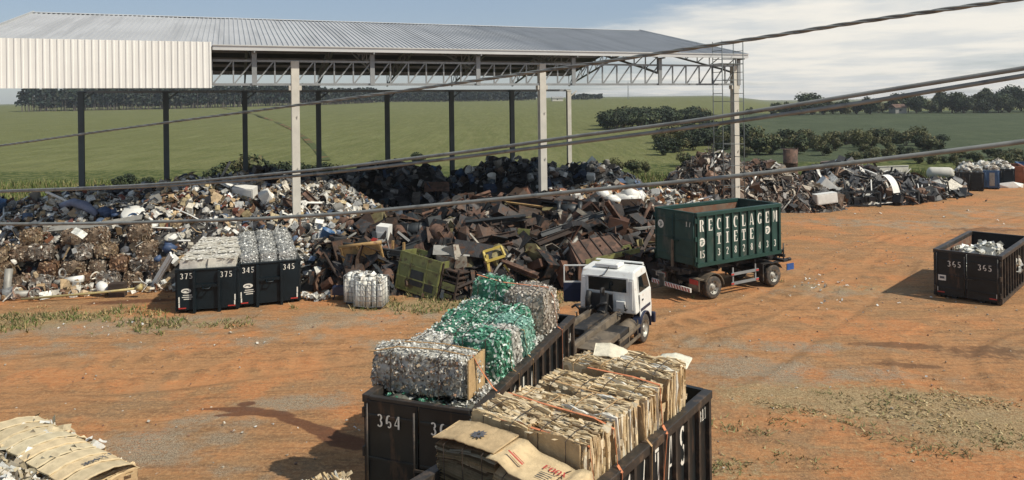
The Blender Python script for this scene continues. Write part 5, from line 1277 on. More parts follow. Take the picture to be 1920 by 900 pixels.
# big rusty hopper with yellow green beam
o = empty('steel_hopper', lean(1118,462,-.25,.6), R(22), 'big upturned rusty hopper with ribbed flat bottom right on the rusty heap', 'hopper')
mb = MB(); mb.add([(-1.5,-.9,0),(1.5,-.9,0),(1.3,.75,.55),(-1.2,.75,.55),(-1.6,-1.0,-.8),(1.6,-1.0,-.8),(1.5,1.0,-.8),(-1.4,1.0,-.8)], [(0,1,2,3),(0,4,5,1),(1,5,6,2),(2,6,7,3),(3,7,4,0)]); part(mb,'hopper_body','rustflat',o,None,(R(8),R(-4),0))
mb = MB()
for x in (-1.3,-.65,0,.65,1.3): mb.bar((x,-.92,.02),(x*.9,.75,.58),.06,.06)
part(mb,'rib_set','darkrust',o,None,(R(8),R(-4),0))
mb = MB(); mb.bar((-1.2,-1.02,-.10),(1.75,-.98,.22),.1,.22); part(mb,'edge_beam','ygreen',o)
item('bent_bumper', 'torn bright yellow green panel end beside the rusty hopper', 'panel', (lambda mb: (mb.add([(-.5,0,-.2),(-.1,-.1,.35),(.3,-.05,.4),(.55,.05,-.1),(.2,-.15,-.3),(-.5,.08,-.2),(-.1,0,.35),(.3,.05,.4),(.55,.15,-.1),(.2,-.05,-.3)],[(0,4,1),(1,4,3,2),(6,9,5),(7,8,9,6),(0,1,6,5),(1,2,7,6),(2,3,8,7),(3,4,9,8),(4,0,5,9)]), mb)[1])(MB()), 'ygreen', lean(1168,478,.2,.5), (0,0,R(20)))
for (px,py,L,rz,ry,mt,lab) in ((1075,432,3.6,22,-13,'charcoal','long charcoal girder running up towards the reel'),(1060,448,3.4,20,-16,'darkrust','dark rusty girder just below the charcoal one'),(905,462,3.4,14,-8,'darkrust','grey brown girder slanting across the middle of the rusty heap'),(930,425,3.0,8,-4,'charcoal','dark girder under the star shaped rusty plate'),(1085,500,2.2,60,-30,'darkrust','short girder propped steeply near the lorry roof'),(700,480,3.0,-12,6,'charcoal','charcoal girder in the dark hollow behind the ochre tailgate'),(960,510,2.8,-30,14,'rustflat','thin rusty girder sloping down to the grass')):
    item('steel_girder', lab, 'girder', ibeam_mb(L,.26,.2), mt, lean(px,py,.25,.3), (R(random.uniform(-25,25)),R(ry),R(rz)), 'girders in the rusty heap')
# star shaped burnt plate
mb = MB(); k = 9; pts = [((.62 if i % 2 else .32)*math.cos(math.pi*i/k), (.62 if i % 2 else .32)*math.sin(math.pi*i/k)) for i in range(2*k)]
n = 2*k; mb.add([(x,y,.02) for x,y in pts]+[(x,y,-.02) for x,y in pts], [tuple(range(n)), tuple(range(2*n-1,n-1,-1))]+[(i,n+i,n+(i+1) % n,(i+1) % n) for i in range(n)])
item('cut_plate', 'ragged star shaped rust pink plate left after flame cutting', 'plate', mb, 'rustflat', lean(893,416,.3,.3), (R(58),0,R(10)))
for px,py,rz,L,lab in ((835,541,5,2.2,'yellow painted bar lying on the grass at the foot of the heap'),(875,535,12,2.4,'longer yellow bar propped on scrap before the rusty heap'),(850,516,-8,2.6,'pale yellow bar above the two on the grass')):
    mb = MB(); mb.box(-L/2,L/2,-.06,.06,0,.1); item('yellow_bar', lab, 'bar', mb, 'yellow', G(px,py+12)+Vector((0,0,.25 if L > 2.3 else .08)), (0,R(-6),R(rz)))
o = empty('yellow_bracket', lean(930,493,.2,.5), R(20), 'yellow open bracket frame standing in front of the rusty heap', 'bracket'); mb = MB()
for a,b_ in (((-.45,0,0),(.45,0,.2)),((.45,0,.2),(.35,.3,.6)),((.35,.3,.6),(-.5,.3,.4)),((-.5,.3,.4),(-.45,0,0))): mb.bar(a,b_,.1)
mb.bar((-.3,0,-.7),(-.4,.1,.3),.12); mb.bar((.4,0,-.2),(.6,-.1,-.5),.08); part(mb,'bracket_frame','yellow',o)
item('warning_board', 'small red round topped board behind the ochre tailgate', 'board', (lambda mb: (mb.prism([(-.22,-.3),(.22,-.3),(.26,.1),(.12,.34),(-.12,.34),(-.26,.1)],-.03,.03), mb)[1])(MB()), 'red', lean(702,462,.1,.2), (0,R(14),R(6)))
for px,py,h,w_,lab in ((722,446,1.0,.62,'battered white upright cabinet in the rusty heap'),(744,405,.55,.8,'round white washing tub above the black tank')):
    mb = MB()
    if h > .8: mb.box(-w_/2,w_/2,-.3,.3,-h/2,h/2); mb.box(-w_/2+.05,w_/2-.05,-.315,-.302,-h/2+.08,h/2-.3)
    else: mb.lathe([(.28,-.3),(.44,-.28),(.46,0),(.44,.28),(.36,.3),(.34,.22),(.0,.22)],18,Matrix.Rotation(R(-70),4,'X'))
    item('white_cabinet' if h > .8 else 'washing_tub', lab, 'cabinet' if h > .8 else 'tub', mb, ['white'], lean(px,py,.2,.3), (R(6),R(5),R(-12)))
mb = MB(); mb.box(-.3,.3,-.02,.02,-.35,.35); item('green_panel','small pale green panel standing in the rusty heap','panel',mb,'greenrib' if 0 else 'ygreen',lean(981,447,.2,.4),(R(8),R(6),R(5)))
# long white board by container 375 and pipes on the left
a_, b_ = G(285,540), P(322,478,34.6); mb = MB(); mb.bar((0,0,0), b_-a_, .08, .36); mb.bar(Vector((.0,-.07,.0)), b_-a_+Vector((0,-.07,0)), .05, .12); item('white_board','long white board leaning on the scrap wall left of container 375','board',mb,'white',a_)
a_ = G(12,560); mb = MB(); mb.tube([(0,.2,1.35),(0,.05,.5),(.08,0,.28),(.3,0,.2),(1.1,.1,.18)], .17, 10); item('duct_pipe','grey elbow of duct pipe at the left edge by the scrap wall','pipe',mb,'greysheet',a_)
a_ = G(40,566); mb = MB(); mb.tube([(0,0,.12),(3.2,.25,.3),(5.0,.5,.42)], .055, 8); mb.tube([(5.0,.5,.42),(5.25,.5,.5)], [.12,.16], 8); item('yellow_pole','long yellow pole lying in front of the scrap wall','pole',mb,'paleyellow',a_)
a_ = G(62,545); mb = MB(); mb.tube([(0,0,.85),(.6,-.1,.7),(1.2,-.1,.45),(1.9,-.2,.3)], [.16,.19,.17,.15], 9); item('foil_duct','silvery crumpled flexible duct before the scrap wall','duct',mb,'greysheet',a_)
p = G(193,556); mb = MB(); mb.lathe([(0,-.3),(.2,-.28),(.26,0),(.2,.28),(.1,.34),(0,.34)],14,Matrix.Rotation(R(30),4,'X')); item('white_barrel','white plastic barrel by the end of the yellow pole','barrel',mb,'white',(p.x,p.y,.4),(0,0,R(60)))
p = G(221,556); mb = MB(); mb.box(-.33,.33,-.25,.25,0,.62); mb.box(-.34,.34,-.26,.26,.56,.64); item('brown_box','dark brown metal box standing before the scrap wall','box',mb,'darkrust',p,(0,0,R(10)))
p = G(140,546); mb = MB(); mb.lathe([(0,-.4),(.17,-.4),(.17,.4),(0,.4)],12,Matrix.Rotation(R(90),4,'Z')); item('cream_cylinder','cream cylinder lying behind the yellow pole','cylinder',mb,'tanpaint' if 0 else 'white',(p.x,p.y,.55),(0,R(-6),R(8)))
mb = MB(); mb.bar((-2.2,0,0),(0,0,.15),.36,.06); mb.bar((0,0,.15),(2.2,.1,.5),.36,.06); item('grey_plank','long curved grey panel lying along the top of the scrap wall','panel',mb,'greysheet',lean(190,433,.25,.4),(R(35),0,R(10)))
mb = MB(); mb.lathe([(0,-.1),(.55,-.1),(.62,.02),(.5,.12),(0,.14)],16,Matrix.Rotation(R(-90),4,'X')); item('white_basin','round white basin on the mixed heap','basin',mb,'white',lean(256,408,.25,.3),(R(30),R(10),0))
mb = MB(); mb.tube([(-1.1,0,0),(-.4,.0,.3),(.3,0,.25),(1.0,.1,-.1)], [.14,.22,.25,.16], 9); item('blue_tarpaulin','crumpled grey blue tarpaulin roll on the left of the mixed heap','tarpaulin',mb,'bluegrey',lean(155,398,.2,.3),(0,R(10),R(-10)))
for px,py,s in ((205,402,.5),(222,405,.42),(300,492,.4),(322,468,.45)):
    mb = MB(); v,f = sh_lump(random.Random(px)); mb.add(v*1.6*s, f, smooth=True); v,f = sh_lump(random.Random(px+1)); mb.add(v*1.3*s+np.array((.3*s,.1,.1)), f, smooth=True); item('blue_sack','crumpled blue sack in the mixed heap by the scrap wall','sack',mb,'sackblue',lean(px,py,.15,.3),(0,0,px),'blue sacks in the mixed heap')
mb = MB(); mb.box(-.6,.6,-.3,.3,-.03,.55); mb.box(-.55,.55,-.33,-.302,.05,.5); item('white_fridge','white fridge body lying near the top of the mixed heap beside the column','fridge',mb,'white',lean(462,370,.1,.2),(R(14),R(5),R(-6)))
mb = MB(); mb.bar((-.6,0,0),(0,0,.4),.7,.04); mb.bar((0,0,.4),(.6,.1,.1),.7,.04); item('white_hood','bent white sheet on the crest of the mixed heap','metal sheet',mb,'white',lean(420,358,.2,.2),(R(10),0,R(-20)))
# right hand heaps
p = G(1493,352); o = empty('rusty_silo', (p.x,p.y+1.5,0), 0, 'upright rusty steel cylinder standing between the two right hand heaps', 'silo'); mb = MB(); mb.lathe([(0,0),(.72,0),(.72,1.2),(.76,1.22),(.72,1.26),(.72,2.4),(.76,2.42),(.72,2.46),(.72,3.85),(.62,3.85),(.62,3.4),(0,3.4)],22,Matrix.Rotation(R(90),4,'X')); part(mb,'cylinder_wall','rustflat',o,None); mb = MB(); mb.bar((-1.0,0,3.9),(.6,0,3.95),.1); mb.bar((.75,0,3.4),(.75,0,4.0),.14); part(mb,'top_bar','darkrust',o)
p = HIT(1757,338); o = empty('steel_tank', (p.x,p.y-.6,max(.0,p.z-1.9)), R(-18), 'whitish horizontal steel tank among the scrap on the right', 'tank'); mb = MB(); mb.lathe([(0,-1.75),(.4,-1.72),(.8,-1.5),(.92,-1.2),(.92,1.2),(.8,1.5),(.4,1.72),(0,1.75)],22,Matrix.Rotation(R(90),4,'Z')); part(mb,'tank_shell','concrete',o,(0,.0,1.15)); o.scale = (.74,.74,.74); mb = MB(); [mb.tube([(1.5,y,1.15+z),(2.6,y+.05,1.1+z)],.09,7) for y,z in ((-.4,.4),(.3,.45),(0,0),(-.5,-.35),(.4,-.4))]; part(mb,'tube_bundle','white',o); mb = MB(); mb.box(-1.1,-.8,-.7,.7,0,.5); mb.box(.8,1.1,-.7,.7,0,.5); part(mb,'cradle','darkrust',o)
for px,py,w_,h,d,rot,lab in ((1550,353,2.3,.9,.7,(R(10),R(38),R(10)),'long white locker tipped over at the left of the frame heap'),(1540,370,1.7,.75,.75,(0,R(-6),R(6)),'white chest with open lid lying on the ground by the frame heap')):
    p = HIT(px,py); mb = MB(); mb.box(-w_/2,w_/2,-d/2,d/2,-h/2,h/2); mb.box(-w_/2+.06,w_/2-.06,-d/2-.02,-d/2-.002,-h/2+.06,h/2-.06); mb.box(-w_/2,w_/2,-d/2,d/2,h/2+.003,h/2+.05); item('white_locker' if w_ > 2 else 'white_chest',lab,'locker' if w_ > 2 else 'chest',mb,'white',(p.x,p.y-.7,max(p.z,.45)),rot)
p = HIT(1652,356); mb = MB(); k = 8
vs = [(.9*math.sin(i*.16)*1.2, s, 1.5*math.cos(i*.16)*1.3-.6) for s in (-.45,.45) for i in range(k+1)]; vs += [(x+.04,y,z-.04) for x,y,z in vs]
m_ = 2*(k+1); mb.add(vs, [(i,i+1,k+2+i,k+1+i) for i in range(k)]+[(m_+i,m_+k+1+i,m_+k+2+i,m_+i+1) for i in range(k)]+[(i,m_+i,m_+i+1,i+1) for i in range(k)]+[(k+1+i,k+2+i,m_+k+2+i,m_+k+1+i) for i in range(k)], smooth=False)
item('curved_door','curved cream car door panel standing upright by the frame heap','door panel',mb,'white',(p.x,p.y-.6,max(p.z,.6)),(0,0,R(-60)))
for px,py,w_,d,h,lab in ((1610,386,3.0,1.4,1.2,'dark blue black machine frame on the ground before the frame heap'),(1690,382,2.2,1.4,1.1,'charcoal curved car body shell lying in the frame heap'),(1572,386,1.4,1.0,1.2,'charcoal engine block like lump behind the dark frame')):
    p = G(px,py); o = empty('engine_assembly', (p.x,p.y,0), R(random.uniform(-15,15)), lab, 'engine assembly'); mb = MB()
    for z in (.1,h): 
        for y in (-d/2,d/2): mb.bar((-w_/2,y,z),(w_/2,y,z+random.uniform(-.1,.1)),.12)
        for x in (-w_/2,0,w_/2): mb.bar((x,-d/2,z),(x,d/2,z),.1)
    for x in (-w_/2,w_/2):
        for y in (-d/2,d/2): mb.bar((x,y,0),(x,y,h),.12)
    part(mb,'outer_frame','charcoal',o); mb = MB(); mb.cbox((0,0,h*.5),(w_*.86,.22,.22))
    for k in range(7): mb.cbox((random.uniform(-w_/2+.3,w_/2-.3),random.uniform(-.4,.4),h*random.uniform(.3,.7)),(random.uniform(.2,.5),.4,random.uniform(.3,.7)),Mx((0,0,0),(random.uniform(-.1,.1),random.uniform(-.1,.1),0)))
    part(mb,'inner_works','charcoal',o)
p = G(1668,384); mb = MB(); mb.bar((-1.4,0,.12),(0,0,.2),.8,.05); mb.bar((0,0,.2),(1.5,.2,.06),.7,.05); item('white_sheet','flattened white sheet on the dirt before the frame heap','metal sheet',mb,'white',(p.x,p.y,.05),(0,0,R(8)))
p = G(1680,338); mb = MB(); mb.box(-4.2,4.2,-.05,.05,0,1.15); mb.box(-4.2,4.2,-.12,.12,1.153,1.22); item('low_wall','long low white wall behind the right hand scrap','wall',mb,'concrete',(p.x,p.y+4,.0),(0,0,R(14)))
# light heap: big white sacks
for i,(px,py,s) in enumerate(((1172,376,1.1),(1194,378,1.0),(1150,380,.8),(1130,372,.7),(1185,385,.6))):
    mb = MB(); v,f = sh_lump(random.Random(i+50)); mb.add(v*1.7*s, f, smooth=True); v,f = sh_lump(random.Random(i+60)); mb.add(v*1.3*s+np.array((.35*s,-.1,.1)), f, smooth=True); item('white_sack','bulging white sack on the pale scrap heap behind the green container','sack',mb,'white',lean(px,py,.25,.2),(0,0,i*1.3),'white sacks on the pale heap')
mb = MB(); mb.tube([(-1.0,0,-.9),(-.2,0,.1),(.9,0,.9)],.09,6); item('rusty_post','rusty brown post leaning at the right end of the rusty heap','post',mb,'rustflat',lean(1205,425,.2,.5),(0,R(-25),R(10)))
mb = MB(); mb.box(-.9,.9,-.12,.12,-.06,.06); item('grey_channel','short grey blue steel channel sticking out above the yellow green beam','channel',mb,'greysheet',lean(1200,442,.5,.6),(0,R(-4),R(5)))
# loose pieces big enough to point at, lying on each heap
def loose(name, label, cat, grp, hn, n_, mk, mats, z_up, tilt=40):
    r = random.Random(len(name)*7+n_); c = 0; tries = 0
    while c < n_ and tries < 4000:
        tries += 1; cx, cy, rx, ry, _, h = r.choice(HEAPS[hn]); x = cx+r.uniform(-.8,.8)*rx; y = cy-r.uniform(-.15,.95)*ry; z = hh(hn, x, y)
        if z < .25: continue
        nv = (normal(hn,x,y)+Vector((r.gauss(0,.35),r.gauss(0,.35),r.gauss(0,.2)))).normalized(); q_ = nv.to_track_quat('Z','Y') @ Euler((0,0,r.uniform(0,6.28))).to_quaternion()
        o = mk(r).build(name, M[r.choice(mats)], None, (x,y,z+z_up), q_.to_euler()); tag(o, label, cat, grp); c += 1
def mk_plate(r):
    L, w_ = r.uniform(.8,2.0), r.uniform(.25,.7); mb = MB(); mb.box(-L/2,L/2,-w_/2,w_/2,0,.03); mb.box(-L/2,L/2,-w_/2,-w_/2+.04,.031,.13); mb.box(-L/2,L/2,w_/2-.04,w_/2,.031,.10); return mb
def mk_beam(r): return ibeam_mb(r.uniform(1.1,2.8), r.uniform(.12,.24), r.uniform(.1,.16), .02)
def mk_pipe(r):
    L = r.uniform(1.2,2.8); mb = MB(); mb.tube([(-L/2,0,0),(0,r.uniform(-.1,.1),r.uniform(0,.15)),(L/2,0,0)], r.uniform(.035,.08), 7); return mb
def mk_tub(r):
    s = r.uniform(.22,.36); mb = MB(); mb.lathe([(0,-s),(s*.8,-s),(s,s*.9),(s*1.08,s),(s*.95,s*.95),(s*.75,-s*.8),(0,-s*.85)],12,Matrix.Rotation(R(70),4,'X')); return mb
def mk_case(r):
    a, b_, c = r.uniform(.35,.6), r.uniform(.3,.5), r.uniform(.3,.65); mb = MB(); mb.box(-a/2,a/2,-b_/2,b_/2,0,c); mb.box(-a/2+.04,a/2-.04,-b_/2-.015,-b_/2-.002,.05,c-.05); mb.box(-a/2+.05,a/2-.05,-b_/2+.05,b_/2-.05,c+.002,c+.02); return mb
def mk_wheel(r):
    s = r.uniform(.3,.42); mb = MB(); mb.lathe([(s*.55,-.1),(s*.9,-.11),(s,-.06),(s,.06),(s*.9,.11),(s*.55,.1),(s*.5,0),(s*.55,-.1)],16); return mb
loose('steel_plate','flanged rusty steel plate lying on the rusty scrap heap','plate','loose plates on the rusty heap','rusty',24,mk_plate,['rustflat','darkrust','darkrust','charcoal','charcoal'],.1)
loose('steel_joist','loose steel beam lying on the rusty scrap heap','beam','loose beams on the rusty heap','rusty',40,mk_beam,['rustflat','darkrust','charcoal','darkrust'],.12)
loose('steel_pipe','loose bent pipe lying on the rusty scrap heap','pipe','loose pipes on the rusty heap','rusty',22,mk_pipe,['rustflat','darkrust','greysheet'],.15)
loose('oil_drum','small dark drum half buried in the rusty scrap heap','drum','small drums in the rusty heap','rusty',8,lambda r: drum_mb(r.uniform(.22,.32),r.uniform(.5,.8)),['rustflat','darkrust','charcoal'],.12)
loose('appliance_case','pale appliance case lying on the mixed scrap heap','appliance','appliance cases on the mixed heap','mixed',12,mk_case,['white','white','greysheet'],.02)
loose('plastic_tub','pale plastic tub lying on the mixed scrap heap','tub','plastic tubs on the mixed heap','mixed',14,mk_tub,['white','white','greysheet','bluecont'],.15)
loose('steel_pipe','thin bent pipe lying on the mixed scrap heap','pipe','loose pipes on the mixed heap','mixed',34,mk_pipe,['white','greysheet','rustflat'],.12)
loose('steel_plate','flanged sheet panel lying on the mixed scrap heap','panel','loose panels on the mixed heap','mixed',18,mk_plate,['white','greysheet','rustflat'],.1)
loose('plastic_tub','dusty tub lying in the shaded heap under the roof','tub','tubs in the shaded heap','shaded',22,mk_tub,['white','greysheet','bluecont'],.15)
loose('appliance_case','dusty appliance case lying in the shaded heap under the roof','appliance','appliance cases in the shaded heap','shaded',24,mk_case,['white','greysheet','charcoal'],.05)
loose('steel_pipe','white pipe lying on the pale scrap heap','pipe','loose pipes on the pale heap','light',20,mk_pipe,['white','rustflat'],.12)
loose('appliance_case','white appliance case lying on the pale scrap heap','appliance','appliance cases on the pale heap','light',14,mk_case,['white','greysheet'],.05)
loose('steel_pipe','long thin pipe sticking out of the wire scrap heap','pipe','loose pipes on the wire heap','wire',18,mk_pipe,['white','greysheet','rustflat'],.2)
loose('steel_pipe','pale tube lying across the frame scrap heap','pipe','loose tubes on the frame heap','frames',22,mk_pipe,['white','white','greysheet'],.25)
loose('steel_joist','dark beam lying on the frame scrap heap','beam','loose beams on the frame heap','frames',16,mk_beam,['charcoal','darkrust'],.15)
loose('steel_trough','open rusty steel trough lying in the rusty scrap heap','trough','loose troughs in the rusty heap','rusty',12,lambda r: trough_mb(r.uniform(1.0,2.2),r.uniform(.5,.9),r.uniform(.3,.6),.03),['darkrust','charcoal','rustflat','charcoal'],.1)
loose('long_girder','long dark girder lying across the rusty scrap heap','girder','long girders across the rusty heap','rusty',12,lambda r: ibeam_mb(r.uniform(2.8,4.4),r.uniform(.22,.34),.2,.03),['darkrust','charcoal','rustflat'],.3)
loose('old_tyre','old tyre lying in the rusty scrap heap','tyre','old tyres in the rusty heap','rusty',6,mk_wheel,['tyre'],.15)
# small things on the grass right of container 345
p = G(590,562); mb = MB(); r = random.Random(3)
for k in range(34): v,f = sh_bent(r); mb.add(v*r.uniform(.15,.4), f, Mx((r.uniform(-.6,.6),r.uniform(-.3,.3),r.uniform(.05,.22)),(r.uniform(-1,1),r.uniform(-1,1),r.uniform(0,6))), col=jit(r.choice([W1,W2_,GRY]),.2))
o = item('rag_pile','small pile of pale rags on the dirt beside container 345','rags',mb,'scrap',p)
p = G(637,562); mb = MB(); mb.box(-.28,.28,-.2,.2,.25,.62); mb.bar((-.2,0,.25),(-.3,-.05,0),.05); mb.bar((.2,0,.25),(.3,-.05,0),.05); mb.box(.3,.42,-.1,.05,.2,.65); item('blue_crate','dark blue crate with a white canister beside the wire cages','crate',mb,'navy',p)
p = G(607,520); o = empty('monitor_frame', p, R(12), 'small white square frame standing on the grass behind the rags', 'frame'); mb = MB()
for a,b_ in (((-.25,0,.1),(.25,0,.1)),((.25,0,.1),(.25,0,.65)),((.25,0,.65),(-.25,0,.65)),((-.25,0,.65),(-.25,0,.1))): mb.bar(a,b_,.09,.12)
part(mb,'square_frame','white',o,None,(R(-10),R(8),0))
# far right row of containers, and the dark one behind the pale heap
def small_container(label, p, ang, L, W_, H_, paint, rail, nr, group='containers standing at the far right'):
    return container('scrap_container', label, (p.x,p.y,0), ang, L, W_, H_, paint, rail, 'blackin', nr, group=group)
FA = R(62)
for px,py,paint,rail,lab in ((1820,358,'blacksteel','blackrail','black container heaped with white waste, left end of the far row'),(1850,354,'bluecont','bluecont','blue container with pale door panels in the far row'),(1879,350,'tealblack','tealblack','dark container between the blue and orange ones in the far row'),(1899,344,'orangecont','orangecont','orange brown container in the far row'),(1936,340,'bluecont','bluecont','blue container at the right picture edge')):
    p = G(px,py); c = small_container(lab, p, FA, 4.2, 2.0, 1.75, paint, rail, 7)
    if px < 1890:
        mb = MB(); r = random.Random(px)
        for k in range(230): v,f = r.choice((sh_bent,sh_lump,sh_lump))(r); x = r.uniform(.2,4.0); y = r.uniform(-.85,.85); mb.add(v*r.uniform(.25,.75), f, Mx((x,y,1.55+.75*(1-(y/1.0)**2)*r.random()+.2*math.sin(x*2)),(r.uniform(-1,1),r.uniform(-1,1),r.uniform(0,6))), col=jit(r.choice([W1,(.68,.66,.6),W2_,(.55,.5,.42)]),.2))
        o = mb.build('white_waste', M['scrap']); o.location = c.location; o.rotation_euler = c.rotation_euler; o['kind'] = 'stuff'
    if px == 1850:
        for y in (.45,-.45): mb = MB(); mb.box(-.085,-.079,y-.22,y+.22,.3,1.6); mb.build('pale_panel', M['rim'], c)
p = G(1895,352); mb = MB(); v,f = sh_lump(random.Random(8)); mb.add(v*(3.0,1.6,1.0)+np.array((0,0,.15)), f, smooth=False); item('white_sack','crumpled white sheeting on the dirt before the far containers','sheeting',mb,'white',p)
p = G(1185,395); small_container('black ribbed container half hidden behind the pale scrap heap', Vector((p.x+1.0,p.y+4.5,0)), R(172), 6.0, 2.3, 2.3, 'tealblack','tealblack', 12, None)

# ------------------------------------------------------------------ vegetation
def crown(mb, c, rad, n_, leaf, pal, r, lobes=7):
    L_ = []
    for k in range(lobes):
        d = Vector((r.gauss(0,1),r.gauss(0,1),r.gauss(0,.75))).normalized()*r.uniform(.25,.72); L_.append((Vector((c[0]+d.x*rad[0],c[1]+d.y*rad[1],c[2]+d.z*rad[2])), r.uniform(.32,.58), jit(r.choice(pal),.22)))
    for k in range(n_):
        p0, s, col = r.choice(L_)
        d = Vector((r.gauss(0,1),r.gauss(0,1),r.gauss(0,1))).normalized(); rr = r.uniform(.55,1.08)
        p = p0+Vector((d.x*rad[0],d.y*rad[1],d.z*rad[2]))*s*rr
        nv = (d+Vector((r.gauss(0,.6),r.gauss(0,.6),r.gauss(0,.6)+.3))).normalized(); u = nv.orthogonal().normalized(); u = u*math.cos(k)+nv.cross(u)*math.sin(k); v_ = nv.cross(u); q_ = leaf*r.uniform(.5,1.3); w_ = q_*r.uniform(.4,.8)
        mb.add([tuple(p-u*q_), tuple(p-v_*w_+nv*q_*.15), tuple(p+u*q_), tuple(p+v_*w_+nv*q_*.15)], [(0,1,2,3)], col=jit(col,.25))
DG = [(.042,.058,.030),(.056,.074,.034),(.072,.086,.040),(.034,.048,.028)]
OG = [(.095,.105,.046),(.12,.125,.055),(.07,.085,.038),(.15,.14,.065)]
def tree_proto(name, h, rad, seed, pal, n_=2600, leaf=.46):
    r = random.Random(seed); o = empty(name, (0,0,0)); mb = MB(); ht = h*.42
    mb.tube([(0,0,-.3),(.1,.05,ht*.5),(.05,.1,ht),(0,0,h*.7)], [h*.032,h*.026,h*.02,h*.01], 7)
    for k in range(5):
        a = k*1.3+r.random(); z = ht*r.uniform(.7,1.2); mb.tube([(.05,.05,z),(math.cos(a)*rad*.45,math.sin(a)*rad*.45,z+h*.18),(math.cos(a)*rad*.75,math.sin(a)*rad*.75,z+h*.3)], [h*.014,h*.009,h*.004], 5)
    mb.build('trunk', M['bark'], o); mb = MB(); crown(mb, (0,0,h*.54), (rad,rad,h*.46), n_, leaf, pal, r, 14); mb.build('crown', M['leaf'], o); return o
def shrub_proto(name, h, rad, seed, pal, n_=1300, leaf=.2):
    r = random.Random(seed); o = empty(name, (0,0,0)); mb = MB()
    for k in range(5): a = k*1.26; mb.tube([(0,0,-.2),(math.cos(a)*rad*.3,math.sin(a)*rad*.3,h*.4),(math.cos(a)*rad*.5,math.sin(a)*rad*.5,h*.75)], [.07,.05,.02], 5)
    mb.build('stem', M['bark'], o); mb = MB(); crown(mb, (0,0,h*.5), (rad,rad,h*.5), n_, leaf, pal, r, 9); mb.build('foliage', M['leaf'], o); return o
def put(proto, x, y, s, label, cat, group, first, rz=None, sz=None):
    o = proto if first else copy_tree(proto); o.location = (x, y, T(x, y)-.1); o.scale = (s, s, sz or s); o.rotation_euler = (0,0,random.uniform(0,6.28) if rz is None else rz); tag(o, label, cat, group); return o
TP = [tree_proto('leafy_tree', 10, 4.6, 1, DG), tree_proto('leafy_tree', 10, 5.6, 2, DG+OG[:1]), tree_proto('leafy_tree', 10, 4.2, 3, DG[:2]+OG), tree_proto('leafy_tree', 10, 6.4, 4, DG)]
used = [True]*4
rowpx = [(1455,.55),(1470,.6),(1492,.5),(1520,.95),(1540,.7),(1562,.7),(1585,.65),(1606,.55),(1632,.75),(1655,.55),(1678,.85),(1703,.9),(1718,.75),(1745,.65),(1765,.95),(1785,1.0),(1806,.85),(1832,.8),(1850,1.05),(1872,.95),(1893,1.1),(1915,1.0),(1940,1.1),(1975,1.0),(2010,.9),(1405,.32),(1825,.55)]
for i, (px, s) in enumerate(rowpx):
    k = i % 4; Y = 296+random.uniform(-8,14); x = (px-960)/FPX*Y
    put(TP[k], x, Y, s*random.uniform(.92,1.08), 'bushy green tree in the row beyond the dark field on the right', 'tree', 'trees beyond the dark field', used[k]); used[k] = False
SP = [shrub_proto('bush', 3, 2.0, 11, DG), shrub_proto('bush', 3, 2.2, 12, OG+DG[:2]), shrub_proto('bush', 3, 1.8, 13, OG)]
sused = [True]*3
for i in range(26):                                    # low trees of the valley clump
    px = 1140+(i//2)*14.5; Y = 200+(i % 2)*16+i*.6+random.uniform(-4,5); k = random.choice((0,0,1)); x = (px-960)/FPX*Y
    put(SP[k], x, Y, random.uniform(1.7,2.3), 'rounded dark tree in the clump at the foot of the green field', 'tree', 'trees clumped in the valley', sused[k], None, random.uniform(1.5,2.1)); sused[k] = False
for i in range(22):
    px = 1440+i*27+random.uniform(-9,9); Y = 290+random.uniform(-4,10); k = random.choice((0,0,1)); x = (px-960)/FPX*Y
    put(SP[k], x, Y, random.uniform(1.1,2.0), 'dense shrub between the trees beyond the dark field', 'bush', 'shrubs beyond the dark field', False)
for i in range(30):
    px = 1600+i*14+random.uniform(-6,6); Y = random.uniform(96,112); k = random.choice((0,1,1,2)); x = (px-960)/FPX*Y
    put(SP[k], x, Y, random.uniform(.35,.7), 'low bush along the field edge above the far right containers', 'bush', 'low bushes at the right field edge', False)
for i in range(78):                                    # scrub along the ditch
    px = 1235+i*7.+random.uniform(-5,5); Y = random.uniform(112,150); k = random.choices((0,1,2),(3,4,2))[0]; x = (px-960)/FPX*Y
    s = random.uniform(.4,1.15)*(1.15 if px < 1500 else .95)
    put(SP[k], x, Y, s, 'rounded bush in the scrub belt behind the right hand heaps', 'bush', 'bushes of the scrub belt', sused[k]); sused[k] = False
for px, py_, Y, s, k in ((1240,262,128,.9,0),(1262,270,122,1.0,0),(1300,262,126,1.2,0),(1330,250,135,1.3,0),(1365,245,140,1.5,0),(1395,262,132,1.6,0),(1290,240,170,1.2,0),(1330,235,175,1.3,0),(1370,235,170,1.2,0)):
    put(SP[k], (px-960)/FPX*Y, Y, s, 'dark bush filling the dip behind the scaffold tower', 'bush', 'bushes behind the scaffold', False)
for px, Y, s, k in ((402,84,.9,0),(432,83,1.1,1),(470,84,1.35,1),(500,84,1.1,0),(535,86,1.0,0),(570,86,.95,0),(600,88,.9,0),(232,80,.75,0),(270,80,.6,0),(783,108,.7,0),(690,92,.55,0),(630,90,.7,1),(1155,92,.65,2),(1185,91,.7,1),(1210,93,.5,2),(1280,100,.75,1),(1310,98,.7,0),(1870,88,.7,2),(1900,88,.8,1),(1800,90,.6,1)):
    put(SP[k], (px-960)/FPX*Y, Y, s, 'leafy bush at the field edge just behind the scrap heaps', 'bush', 'bushes at the field edge', False)
